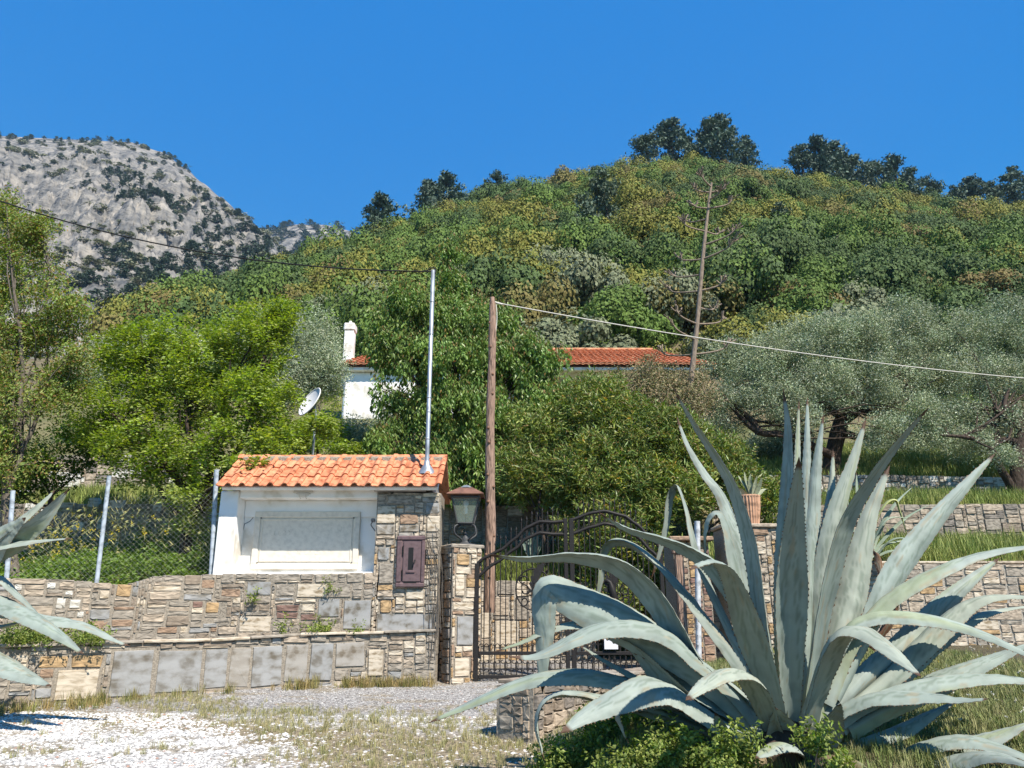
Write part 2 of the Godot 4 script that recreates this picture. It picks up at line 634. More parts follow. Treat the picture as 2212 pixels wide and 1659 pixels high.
func mount_at(px: float, t: float) -> Vector3:
	var top := P(px, interp(MOUNT, px), 620)
	var foot := P(px, 800, 190)
	var y := lerpf(foot.y, top.y, t)
	var p := foot.lerp(top, minf(t, 1.0))
	p.y = y
	if t > 1:
		p = top + Vector3(0, -(t - 1) * 260, -(t - 1) * 500)
	var k := sin(PI * clampf(t, 0, 1))
	p.y += k * 20 * noise.get_noise_2d(px * 0.16, t * 90)
	p.y += k * 10 * noise.get_noise_2d(px * 0.45 + 300, t * 300 + px * 0.12)
	var strata := noise.get_noise_2d(px * 0.20 + 60, t * 620 - px * 0.3)
	p.y += k * 6 * smoothstep(-0.06, 0.10, strata)
	p.y += k * 5.0 * noise.get_noise_2d(px * 1.5, t * 1000)
	p.y += k * 3.0 * noise.get_noise_2d(px * 5.0, t * 2600)
	return p

func far_at(px: float, t: float) -> Vector3:
	var top := P(px, interp(FARHILL, px), 900)
	var foot := P(px, 640, 700)
	var p := foot.lerp(top, minf(t, 1.0))
	if t > 1: p = top + Vector3(0, -(t - 1) * 200, -(t - 1) * 400)
	p.y += 14 * sin(PI * clampf(t, 0, 1)) * noise.get_noise_2d(px * 2, t * 300)
	return p

func grid(f: Callable, p0: float, p1: float, n: int, t1: float, m: int, t0 := 0.0) -> ArrayMesh:
	var st := SurfaceTool.new()
	st.begin(Mesh.PRIMITIVE_TRIANGLES)
	for j in m + 1:
		for i in n + 1:
			st.add_vertex(f.call(lerpf(p0, p1, float(i) / n), lerpf(t0, t1, float(j) / m)))
	for j in m:
		for i in n:
			var a := j * (n + 1) + i
			for k in [a, a + n + 1, a + n + 2, a, a + n + 2, a + 1]: st.add_index(k)
	st.generate_normals()
	return st.commit()

func find_t(f: Callable, px: float, py: float) -> float:
	for i in 41:
		if seen(f.call(px, i / 40.0)).y <= py: return i / 40.0
	return 1.0

# a rounded shrub crown of leaf sprays over several lobes
func shrub_mesh(n: int, face: float, cols: Array, tall := 0.8) -> ArrayMesh:
	var st := SurfaceTool.new()
	st.begin(Mesh.PRIMITIVE_TRIANGLES)
	var lobes := []
	for i in 24:
		var u := rdir()
		u.y = absf(u.y) * 0.9
		lobes.append([u * Vector3(0.72, 0.6 * tall, 0.72) * rr(0.4, 1.05) + Vector3(0, 0.3, 0), rr(0.14, 0.38), rr(0.88, 1.12)])
	for i in n:
		var lo: Array = lobes[rng.randi() % lobes.size()]
		var u := rdir()
		u.y = u.y * 0.7 + 0.3
		u = u.normalized()
		var p: Vector3 = lo[0] + u * lo[1] * rr(0.8, 1.05)
		if p.y < -0.15: continue
		var nn := (u + rdir() * 0.5).normalized()
		var a := nn.cross(rdir()).normalized() * face * rr(0.6, 1.3)
		var b := nn.cross(a).normalized() * face * rr(0.5, 1.0)
		var c0: Color = cols[rng.randi() % cols.size()]
		var v: float = rr(0.9, 1.1) * lo[2]
		st.set_color(Color(c0.r * v, c0.g * v, c0.b * v))
		for q in [p - a, p + b, p + a * 0.9 + nn * face * 0.3, p - a * 0.9, p + a, p - b * 1.1]:
			st.set_normal((nn + rdir() * 0.25).normalized())
			st.add_vertex(q)
	return st.commit()

# a pine: whorls of drooping sprays
func pine_mesh(n: int, face: float, wide: float, col: Color, rag := 0.35) -> ArrayMesh:
	var st := begin()
	var arms := []
	for i in 30:
		var h := rr(0.12, 0.97)
		var an := rr(0, TAU)
		arms.append([h, an, wide * (1.02 - h) * rr(0.55, 1.0 + rag) + 0.05])
	for i in n:
		var ar: Array = arms[rng.randi() % arms.size()]
		var k := pow(rng.randf(), 0.6)
		var r: float = ar[2] * k
		var sp: float = 0.05 + 0.10 * wide * (1.2 - ar[0])
		var p: Vector3 = Vector3(cos(ar[1]) * r, ar[0] + r * 0.5 + rr(-0.4, 0.5) * sp, sin(ar[1]) * r) + Vector3(rr(-1, 1), 0, rr(-1, 1)) * sp
		var nn := (Vector3.UP + rdir() * 1.2).normalized()
		var a := nn.cross(rdir()).normalized() * face * rr(0.5, 1.4)
		var b := nn.cross(a).normalized() * face * rr(0.3, 0.8)
		var v := rr(0.7, 1.3)
		st.set_color(Color(col.r * v, col.g * v, col.b * v))
		tri(st, p - a, p + b, p + a + Vector3.UP * face * 0.4)
		tri(st, p - a, p + a, p - b)
	return done(st)

# ---------- agave ----------
# pts: where the middle of the leaf runs, [px, py] from base to tip; d0 distance at the base, dz change of distance at the tip
# wide: full width in metres; az: direction the leaf leaves the rosette (degrees, 0 right, 90 away, -90 to the eye); roll turns the blade about its length
func agave_leaf(parent: Node, pts: Array, d0: float, dz: float, wide: float, az: float, roll: float, roll2: float, chan: float, cols: Array, tip_dark := 1.0, m := "agave", blunt := false) -> void:
	var p2 := []
	for q in pts: p2.append(Vector2(q[0], q[1]))
	var n := 60
	var sp := spline(p2, n)
	var cum := [0.0]
	for i in n: cum.append(cum[-1] + sp[i].distance_to(sp[i + 1]))
	var c3 := []
	for i in n + 1:
		var t: float = cum[i] / cum[-1]
		c3.append(P(sp[i].x, sp[i].y, d0 + dz * (t * 0.6 + t * t * 0.4)))
	var out := Vector3(cos(deg_to_rad(az)), 0, -sin(deg_to_rad(az)))
	var side0 := Vector3.UP.cross(out).normalized()
	var st := SurfaceTool.new()
	st.begin(Mesh.PRIMITIVE_TRIANGLES)
	var across := 14
	var rows_t := []
	var rows_b := []
	var rows_c := []
	var sd := rng.randi() % 1000
	var tone: Color = cols[rng.randi() % cols.size()]
	var tv := rr(0.92, 1.08)
	for i in n + 1:
		var t: float = cum[i] / cum[-1]
		var tg: Vector3 = (c3[mini(i + 1, n)] - c3[maxi(i - 1, 0)]).normalized()
		var s := (side0 - tg * side0.dot(tg)).normalized()
		var up := s.cross(tg)
		if up.dot(-out + Vector3.UP * 0.6) < 0 and i == 0: pass
		var ro := deg_to_rad(lerpf(roll, roll2, t))
		var s2 := s * cos(ro) + up * sin(ro)
		var u2 := up * cos(ro) - s * sin(ro)
		var prof := 1.0
		if t < 0.14: prof = lerpf(0.72, 0.66, t / 0.14)
		elif t < 0.55: prof = lerpf(0.66, 1.0, smoothstep(0.14, 0.5, t))
		else: prof = pow(clampf((1.0 - t) / 0.45, 0, 1), 0.72)
		if blunt and t > 0.8: prof = maxf(prof, 0.5)
		var w := wide * 0.5 * maxf(prof, 0.015)
		var tooth := 0.003 * (1.0 if i % 2 == 0 else -0.4) * minf(1.0, prof * 2)
		var thick := wide * (0.22 * (1 - t) * (1 - t) + 0.05) * minf(1, prof * 1.5)
		var rt := []; var rb := []; var rc := []
		for k in across + 1:
			var u := 2.0 * k / across - 1.0
			var wave := 0.012 * wide * noise.get_noise_2d(i * 9.0 + sd, u * 30)
			var lift := chan * w * (u * u) * (1.0 - 0.35 * t) + wave * 3
			var edge := w + (tooth if absf(u) > 0.99 else 0.0)
			var p: Vector3 = c3[i] + s2 * u * edge + u2 * lift
			rt.append(p)
			rb.append(p - u2 * (thick * (1 - u * u) + 0.002))
			var nz := noise.get_noise_2d(u * 26 + sd, t * 30) * 0.10 + noise.get_noise_2d(u * 120 + sd, t * 90) * 0.07
			var st2 := 0.06 * sin(u * 17 + sd + 2 * noise.get_noise_2d(t * 60, sd))
			var v := tv * (1.0 + nz + st2 * 0.5)
			var c := Color(tone.r * v, tone.g * v, tone.b * v)
			# bud imprints, dull green patches and scars
			for im in 2:
				var f: float = (t - 0.2 - 0.22 * im) / 0.42
				if f > 0 and f < 1 and absf(absf(u) - (0.8 - 0.62 * f - 0.1 * im + 0.05 * sin(f * 40 + sd))) < 0.06: c = c.lerp(Color(0.12, 0.16, 0.12), 0.5)
			var pt := noise.get_noise_2d(u * 14 + sd * 3.7, t * 26 + sd)
			if pt > 0.24: c = c.lerp(Color(0.27, 0.31, 0.17), minf(1, (pt - 0.24) * 7) * 0.6)
			if noise.get_noise_2d(u * 90 + sd * 1.3, t * 200) > 0.42: c = c.lerp(Color(0.30, 0.25, 0.16), 0.5)
			if t > 0.965 and tip_dark > 0: c = Color(0.10, 0.06, 0.04)
			elif absf(u) > 0.99 and (i + sd) % 3 == 0: c = c.lerp(Color(0.22, 0.17, 0.10), 0.35)
			rc.append(c)
		rows_t.append(rt); rows_b.append(rb); rows_c.append(rc)
	for face in 2:
		st.set_smooth_group(face)
		var rows: Array = rows_t if face == 0 else rows_b
		for i in n:
			for k in across:
				var q := [[i, k], [i + 1, k], [i + 1, k + 1], [i, k], [i + 1, k + 1], [i, k + 1]]
				if face == 1: q.reverse()
				for a in q:
					st.set_color(rows_c[a[0]][a[1]])
					st.add_vertex(rows[a[0]][a[1]])
	# marginal teeth
	st.set_smooth_group(-1)
	for i in range(6, n - 2):
		if rng.randf() < 0.15: continue
		for k in [0, across]:
			var a: Vector3 = rows_t[i][k]; var b: Vector3 = rows_t[i + 1][k]; var inn: Vector3 = rows_t[i][4 if k == 0 else across - 4]
			var o := (a - inn).normalized()
			var tp := a.lerp(b, 0.45) + o * rr(0.005, 0.011) * minf(1.0, wide * 6)
			st.set_color(Color(0.16, 0.10, 0.06))
			tri(st, a.lerp(b, 0.25), tp, a.lerp(b, 0.7))
			tri(st, a.lerp(b, 0.25) - Vector3(0, 0.003, 0), tp, a.lerp(b, 0.7) - Vector3(0, 0.003, 0))
	part("leaf", done(st), M[m], parent)

# ---------- gate house ----------
func pantile(w: float, L: float) -> ArrayMesh:
	# local x across, y up from the roof, z down the slope
	var st := SurfaceTool.new()
	st.begin(Mesh.PRIMITIVE_TRIANGLES)
	var prof := []
	for i in 15:
		var u := i / 14.0
		var h := 0.0
		if u < 0.12: h = 0.022 * cos(u / 0.12 * PI / 2)
		elif u > 0.56: h = 0.052 * pow(sin((u - 0.56) / 0.44 * PI * 0.82), 0.8)
		else: h = 0.004 * sin((u - 0.12) / 0.44 * PI * 2)
		prof.append(Vector2((u - 0.5) * w * 1.07, h))
	var zs := [-L * 0.5, L * 0.1, L * 0.5, L * 0.575]
	var rise := [0.0, 0.012, 0.020, 0.022]
	st.set_smooth_group(0)
	for j in 3:
		for i in 14:
			var a := Vector3(prof[i].x, prof[i].y + rise[j], zs[j]); var b := Vector3(prof[i + 1].x, prof[i + 1].y + rise[j], zs[j])
			var c := Vector3(prof[i + 1].x, prof[i + 1].y + rise[j + 1], zs[j + 1]); var d := Vector3(prof[i].x, prof[i].y + rise[j + 1], zs[j + 1])
			quad(st, a, b, c, d)
	st.set_smooth_group(-1)
	for i in 14:
		var a := Vector3(prof[i].x, prof[i].y + rise[3], zs[3]); var b := Vector3(prof[i + 1].x, prof[i + 1].y + rise[3], zs[3])
		quad(st, a, b, b - Vector3(0, 0.018, 0.002), a - Vector3(0, 0.018, 0.002))
	for s in [0, 14]:
		var a := Vector3(prof[s].x, prof[s].y, zs[0]); var b := Vector3(prof[s].x, prof[s].y + rise[3], zs[3])
		quad(st, a, b, b - Vector3(0, 0.018, 0), a - Vector3(0, 0.018, 0))
	return done(st)

func gate_house() -> void:
	var fz := -11.75
	var bz := -12.1
	var g := thing("gate_house", "small white niche and stone pillar under an orange tiled roof", "gate house", Vector3(-2.8, 1.0, -11.9))
	var xl := -4.46; var xi := -4.18; var xp := -2.06; var xr := -1.085
	var yb := P(650, 1236, 11.85).y
	var yt := P(650, 1060, 11.6).y + 0.02
	# left pilaster, back wall, ceiling beam, sill
	part("pilaster", boxm(Vector3(xl, yb - 0.6, -12.45), Vector3(xi, yt, fz), 0.012), M.white, g)
	part("back_wall", boxm(Vector3(xi + 0.001, yb - 0.6, -12.45), Vector3(xp - 0.001, yt + 0.1, bz), 0.002), M.white, g)
	part("ceiling_beam", boxm(Vector3(xi + 0.002, yt - 0.10, bz + 0.002), Vector3(xp - 0.002, yt + 0.02, fz - 0.03), 0.006), M.white, g)
	part("back_beam", boxm(Vector3(xi + 0.003, yt - 0.36, bz + 0.002), Vector3(xp - 0.003, yt - 0.102, bz + 0.03), 0.004), M.white, g)
	part("sill", boxm(Vector3(xi + 0.002, yb - 0.05, bz + 0.003), Vector3(xp - 0.002, yb + 0.0, fz - 0.015), 0.008), M.white, g)
	var st := begin()
	var crack := [P(568, 1095, 12.095), P(560, 1102, 12.095), P(540, 1126, 12.095), P(528, 1132, 12.095), P(524, 1150, 12.095), P(512, 1172, 12.095), P(504, 1186, 12.095)]
	tube(st, crack, 0.0045, 4)
	part("cable", done(st), M.dark_grey, g)
	# stone pillar
	var pil := Node3D.new()
	pil.name = "stone_pillar"
	g.add_child(pil)
	var ytp := P(880, 1064, 11.75).y
	part("core", boxm(Vector3(xp + 0.005, 0.2, -12.43), Vector3(xr - 0.005, ytp, fz - 0.06), 0.005), M.mortar, pil)
	stone_wall(pil, [Vector2(xp, fz), Vector2(xr, fz)], [[0, 0.85], [1, 0.85]], [[0, ytp], [1, ytp]], [
		[814, 1093, 855, 1131, "cream"], [833, 1071, 896, 1090, "greyb"], [862, 1110, 905, 1133, "rust"], [921, 1113, 951, 1150, "cream"], [918, 1085, 951, 1110, "blue"], [815, 1067, 833, 1090, "greyb"],
		[815, 1180, 842, 1212, "blue"], [818, 1215, 850, 1262, "greyb"], [808, 1325, 940, 1369, "blue"], [875, 1272, 918, 1295, "cream"], [820, 1295, 846, 1325, "ochre"]],
		Vector2(0.12, 0.32), Vector2(0.05, 0.12), ["cream", "greyb", "cream", "beige", "slate", "ochre", "beige", "cream"], 0.3, 0.03)
	# roof
	var e0 := P(470, 1057, 11.54); var e1 := P(953, 1054, 11.54)
	var rg := P(750, 997, 12.42)
	var wide := e1.x - e0.x
	var slope := Vector3(0, e0.y - rg.y, e0.z - rg.z)
	var sl := slope.length()
	var dn := slope.normalized()
	var upn := Vector3.RIGHT.cross(dn)
	if upn.y < 0: upn = -upn
	var roof := Node3D.new()
	roof.name = "roof"
	g.add_child(roof)
	roof.position = Vector3.ZERO
	var cols := 16
	var tw := wide / cols
	var L := sl / 3.0
	var tile := pantile(tw, L)
	var bas := Basis(Vector3.RIGHT, upn, dn)
	for j in 3:
		for i in cols:
			var o := MeshInstance3D.new()
			o.name = "tile"
			o.mesh = tile
			o.material_override = M[["tile_a", "tile_a", "tile_b", "tile_c"][rng.randi() % 4]]
			var c := Vector3(e0.x + (i + 0.5) * tw, rg.y, rg.z) + dn * (L * (j + 0.5)) + upn * (0.05 + rr(-0.004, 0.004))
			o.transform = Transform3D(bas * Basis(Vector3.UP, rr(-0.012, 0.012)), c - g.position)
			roof.add_child(o, true)
	# far slope, deck, fascia, ridge
	st = begin()
	var bk := Vector3(0, dn.y, -dn.z)
	box(st, Vector3((e0.x + e1.x) / 2, rg.y, rg.z) + bk * sl * 0.5 + Vector3(0, 0.03, 0), Vector3(wide / 2, 0, 0), bk.cross(Vector3.RIGHT) * 0.03, bk * sl * 0.5, 0.01)
	part("far_slope", done(st), M.tile_b, roof)
	st = begin()
	box(st, Vector3((e0.x + e1.x) / 2, (e0.y + rg.y) / 2, (e0.z + rg.z) / 2) - upn * 0.005, Vector3(wide / 2 - 0.05, 0, 0), upn * 0.03, dn * (sl / 2 - 0.03), 0.01)
	part("roof_deck", done(st), M.white, roof)
	st = begin()
	for s in [e0.x + 0.14, e1.x - 0.16]:
		tri(st, Vector3(s, yt + 0.012, fz - 0.02), Vector3(s, rg.y - 0.04, rg.z), Vector3(s, yt + 0.012, rg.z - 0.7))
	abox(st, Vector3(e0.x + 0.13, yt + 0.022, -13.0), Vector3(e1.x - 0.15, yt + 0.10, fz - 0.02), 0.01)
	part("gable", done(st), M.grey_paint, roof)
	part("fascia", boxm(Vector3(xp - 0.05, ytp + 0.012, fz - 0.01), Vector3(e1.x - 0.25, ytp + 0.16, fz + 0.05), 0.006), M.grey_paint, roof)
	var nr := 8
	for i in nr:
		st = begin()
		var a := e0.x + wide * i / nr; var b := e0.x + wide * (i + 1) / nr
		var pr := []
		for q in 9:
			var an := PI * q / 8.0
			pr.append(Vector3(0, sin(an) * 0.085, cos(an) * 0.11))
		st.set_smooth_group(0)
		var xs := [a - 0.02, a + 0.035, a + 0.04, b + 0.01]
		var sc := [1.0, 1.0, 0.86, 0.86]
		for k in 3:
			for q in 8:
				quad(st, Vector3(xs[k], 0, 0) + pr[q] * sc[k], Vector3(xs[k + 1], 0, 0) + pr[q] * sc[k + 1], Vector3(xs[k + 1], 0, 0) + pr[q + 1] * sc[k + 1], Vector3(xs[k], 0, 0) + pr[q + 1] * sc[k])
		st.set_smooth_group(-1)
		var o := MeshInstance3D.new()
		o.name = "ridge_tile"
		o.mesh = done(st)
		o.material_override = M[["tile_a", "tile_b"][i % 2]]
		o.position = Vector3(0, rg.y + 0.04 + rr(-0.006, 0.006), rg.z) - g.position
		roof.add_child(o, true)
	part("ridge_bedding", boxm(Vector3(e0.x + 0.04, rg.y - 0.05, rg.z - 0.12), Vector3(e1.x - 0.04, rg.y + 0.075, rg.z + 0.105), 0.03), M.mortar, roof)
	# plaque
	var p0 := P(540, 1230, 12.04); var p1 := P(779, 1105, 12.04)
	var pq := thing("wall_plaque", "carved marble inscription plaque set in the white niche", "plaque", Vector3(p0.x, p0.y, bz))
	part("slab", boxm(Vector3(p0.x + 0.02, p0.y + 0.02, bz - 0.03), Vector3(p1.x - 0.02, p1.y - 0.02, bz + 0.045), 0.004), M.marble_rough, pq)
	for e in [[p0.x, p0.y, p1.x, p0.y + 0.09], [p0.x, p1.y - 0.09, p1.x, p1.y], [p0.x, p0.y + 0.0902, p0.x + 0.09, p1.y - 0.0902], [p1.x - 0.09, p0.y + 0.0902, p1.x, p1.y - 0.0902]]:
		part("frame", boxm(Vector3(e[0], e[1], bz - 0.02), Vector3(e[2], e[3], bz + 0.065), 0.008), M.marble, pq)
	for e in [[p0.x + 0.115, p0.y + 0.115, p1.x - 0.115, p0.y + 0.13], [p0.x + 0.115, p1.y - 0.13, p1.x - 0.115, p1.y - 0.115], [p0.x + 0.115, p0.y + 0.1302, p0.x + 0.13, p1.y - 0.1302], [p1.x - 0.13, p0.y + 0.1302, p1.x - 0.115, p1.y - 0.1302]]:
		part("moulding", boxm(Vector3(e[0], e[1], bz), Vector3(e[2], e[3], bz + 0.058), 0.005), M.marble, pq)
	for c in [[p0.x + 0.1, p0.y + 0.1], [p1.x - 0.1, p0.y + 0.1], [p0.x + 0.1, p1.y - 0.1], [p1.x - 0.1, p1.y - 0.1]]:
		st = begin()
		tube(st, [Vector3(c[0], c[1], bz + 0.05), Vector3(c[0], c[1], bz + 0.072)], 0.009, 8)
		part("screw", done(st), M.dark_grey, pq)
	# worn carved strokes, too eroded to read
	for row in [[0.62, 0.16, 0.34, 5], [0.70, 0.78, 0.84, 1], [0.30, 0.34, 0.78, 9]]:
		for k in row[3]:
			var cx: float = lerpf(p0.x, p1.x, lerpf(row[1], row[2], (k + 0.5) / row[3])); var cy: float = lerpf(p0.y, p1.y, row[0])
			st = begin()
			var a0 := rr(0, TAU)
			var arc := []
			for q in 7: arc.append(Vector3(cx + cos(a0 + q * 0.6) * 0.03, cy + sin(a0 + q * 0.6) * 0.04, bz + 0.046))
			tube(st, arc, 0.0035, 5)
			part("carving", done(st), M.marble_rough, pq)
	# bulkhead lamp under the beam
	var lc := P(656, 1068, 11.8)
	var bl := thing("bulkhead_lamp", "oval bulkhead lamp with a wire guard under the niche ceiling", "lamp", lc)
	st = begin()
	box(st, lc + Vector3(0, 0.035, 0), Vector3(0.15, 0, 0), Vector3(0, 0.02, 0), Vector3(0, 0, 0.05), 0.01)
	part("base", done(st), M.white_plastic, bl)
	st = begin()
	st.set_smooth_group(0)
	for i in 8:
		for k in 14:
			var f := func(a: float, b: float) -> Vector3: return lc + Vector3(cos(b) * sin(a) * 0.105, 0.015 - cos(a) * 0.07 + 0.0, sin(b) * sin(a) * 0.06)
			var a0 := PI * 0.55 * i / 8.0; var a1 := PI * 0.55 * (i + 1) / 8.0
			var b0 := TAU * k / 14.0; var b1 := TAU * (k + 1) / 14.0
			quad(st, f.call(a0, b0), f.call(a1, b0), f.call(a1, b1), f.call(a0, b1))
	part("diffuser", done(st), M.frosted, bl)
	st = begin()
	for q in [-0.045, 0.045]:
		tube(st, [lc + Vector3(q, 0.02, 0.07), lc + Vector3(q, -0.04, 0.062), lc + Vector3(q, -0.065, 0.0), lc + Vector3(q, -0.04, -0.062)], 0.005, 5)
	var ov := []
	for q in 17: ov.append(lc + Vector3(cos(TAU * q / 16) * 0.115, 0.005, sin(TAU * q / 16) * 0.07))
	tube(st, ov, 0.007, 5)
	part("guard", done(st), M.white_plastic, bl)
	# small sensor with a cable on the niche's right edge
	var sn := P(806, 1124, 11.9)
	var sr := thing("wall_sensor", "small grey sensor with dangling cable at the niche edge", "sensor", sn)
	st = begin()
	box(st, sn, Vector3(0.03, 0, 0), Vector3(0, 0.028, 0), Vector3(0, 0, 0.04), 0.012)
	part("body", done(st), M.grey_paint, sr)
	part("cable", tubem(spline([sn + Vector3(0, -0.02, 0.03), sn + Vector3(-0.02, -0.07, 0.05), sn + Vector3(0.01, -0.12, 0.04), sn + Vector3(0.05, -0.17, 0.02)], 12), 0.007, 6), M.dark_grey, sr)
	# meter box
	var b0 := P(853, 1269, 11.68); var b1 := P(919, 1157, 11.68)
	var mb := thing("meter_box", "purple brown metal box with a dark slot on the stone pillar", "meter box", Vector3(b0.x, b0.y, fz))
	var zf := fz + 0.075
	part("body", boxm(Vector3(b0.x + 0.02, b0.y + 0.02, fz - 0.1), Vector3(b1.x - 0.02, b1.y - 0.02, zf - 0.02), 0.01), M.box_paint, mb)
	for e in [[b0.x, b0.y, b1.x, b0.y + 0.07], [b0.x, b1.y - 0.07, b1.x, b1.y], [b0.x, b0.y + 0.0702, b0.x + 0.09, b1.y - 0.0702], [b1.x - 0.055, b0.y + 0.0702, b1.x, b1.y - 0.0702]]:
		part("frame", boxm(Vector3(e[0], e[1], fz), Vector3(e[2], e[3], zf), 0.022), M.box_paint, mb)
	var d0 := Vector3(b0.x + 0.105, b0.y + 0.085, zf - 0.03); var d1 := Vector3(b1.x - 0.06, b1.y - 0.085, zf - 0.004)
	var door := part("door", boxm(d0, d1, 0.005), M.box_paint, mb)
	var sx := (d0.x + d1.x) / 2 - 0.02
	part("slot", boxm(Vector3(sx - 0.035, d0.y + 0.17, zf - 0.02), Vector3(sx + 0.04, d1.y - 0.09, zf - 0.0005), 0.002), M.black, mb)
	part("slot_lip", boxm(Vector3(sx - 0.06, d0.y + 0.125, zf - 0.01), Vector3(sx + 0.07, d0.y + 0.155, zf + 0.012), 0.008), M.box_paint, mb)
	part("gap", boxm(Vector3(d0.x + 0.02, d0.y - 0.02, zf - 0.02), Vector3(d1.x - 0.05, d0.y - 0.002, zf + 0.0015), 0.002), M.black, mb)
	st = begin()
	tube(st, [Vector3(d1.x - 0.085, d0.y + 0.30, zf), Vector3(d1.x - 0.08, d0.y + 0.31, zf + 0.025), Vector3(d1.x - 0.095, d0.y + 0.25, zf + 0.03)], 0.01, 6)
	part("handle", done(st), M.black, mb)
	for y in [d0.y + 0.08, d1.y - 0.16]:
		st = begin()
		tube(st, [Vector3(d0.x - 0.006, y - 0.04, zf + 0.001), Vector3(d0.x - 0.006, y + 0.09, zf + 0.001)], 0.011, 7)
		part("hinge", done(st), M.black, mb)
	# galvanised service pole through the roof
	var pb := P(929, 1012, 11.95); var pt := P(929, 584, 11.95)
	pb.x = (pb.x + pt.x) / 2; pt.x = pb.x; pt.z = pb.z
	var gp := thing("service_pole", "tall galvanised steel pole rising through the tiled roof", "pole", pb)
	st = begin()
	lathe(st, pb, [Vector2(0.034, -0.3), Vector2(0.034, pt.y - pb.y), Vector2(0.0, pt.y - pb.y + 0.005)], 14)
	part("tube", done(st), M.galv, gp)
	for f in [0.14, 0.27, 0.34, 0.66, 0.83]:
		st = begin()
		lathe(st, pb + Vector3(0, (pt.y - pb.y) * f, 0), [Vector2(0.034, -0.012), Vector2(0.0375, -0.01), Vector2(0.0375, 0.01), Vector2(0.034, 0.012)], 14)
		part("band", done(st), M.galv, gp)
	st = begin()
	lathe(st, pb, [Vector2(0.15, -0.10), Vector2(0.11, -0.02), Vector2(0.05, 0.06), Vector2(0.045, 0.12), Vector2(0.035, 0.125)], 14)
	part("flashing", done(st), M.galv, gp)
	part("hook", tubem(spline([pt + Vector3(0.03, -0.06, 0), pt + Vector3(0.05, 0.0, 0), pt + Vector3(0.0, 0.05, 0), pt + Vector3(-0.1, 0.0, 0), pt + Vector3(-0.13, -0.02, 0)], 14), 0.011, 6), M.black, gp)
	# overhead wires
	var w0 := pt + Vector3(-0.02, -0.02, 0)
	var w1 := P(-220, 348, 12.4)
	var line := []
	for i in 33:
		var t := i / 32.0
		line.append(w0.lerp(w1, t) - Vector3.UP * 0.55 * 4 * t * (1 - t))
	var wr := thing("overhead_wire", "black overhead cable running from the steel pole past the rocky mountain", "wire", w0)
	part("cable", tubem(line, 0.012, 6), M.black, wr)

# ---------- iron gate ----------
func scroll(st: SurfaceTool, c: Vector3, r: float, turn: float, way: float, th: float) -> void:
	var pts := []
	for i in 15:
		var t := i / 14.0
		var a := turn + way * t * 5.2
		var q := r * (1.0 - 0.72 * t)
		pts.append(c + Vector3(cos(a) * q, sin(a) * q, 0))
	tube(st, pts, th, 4)

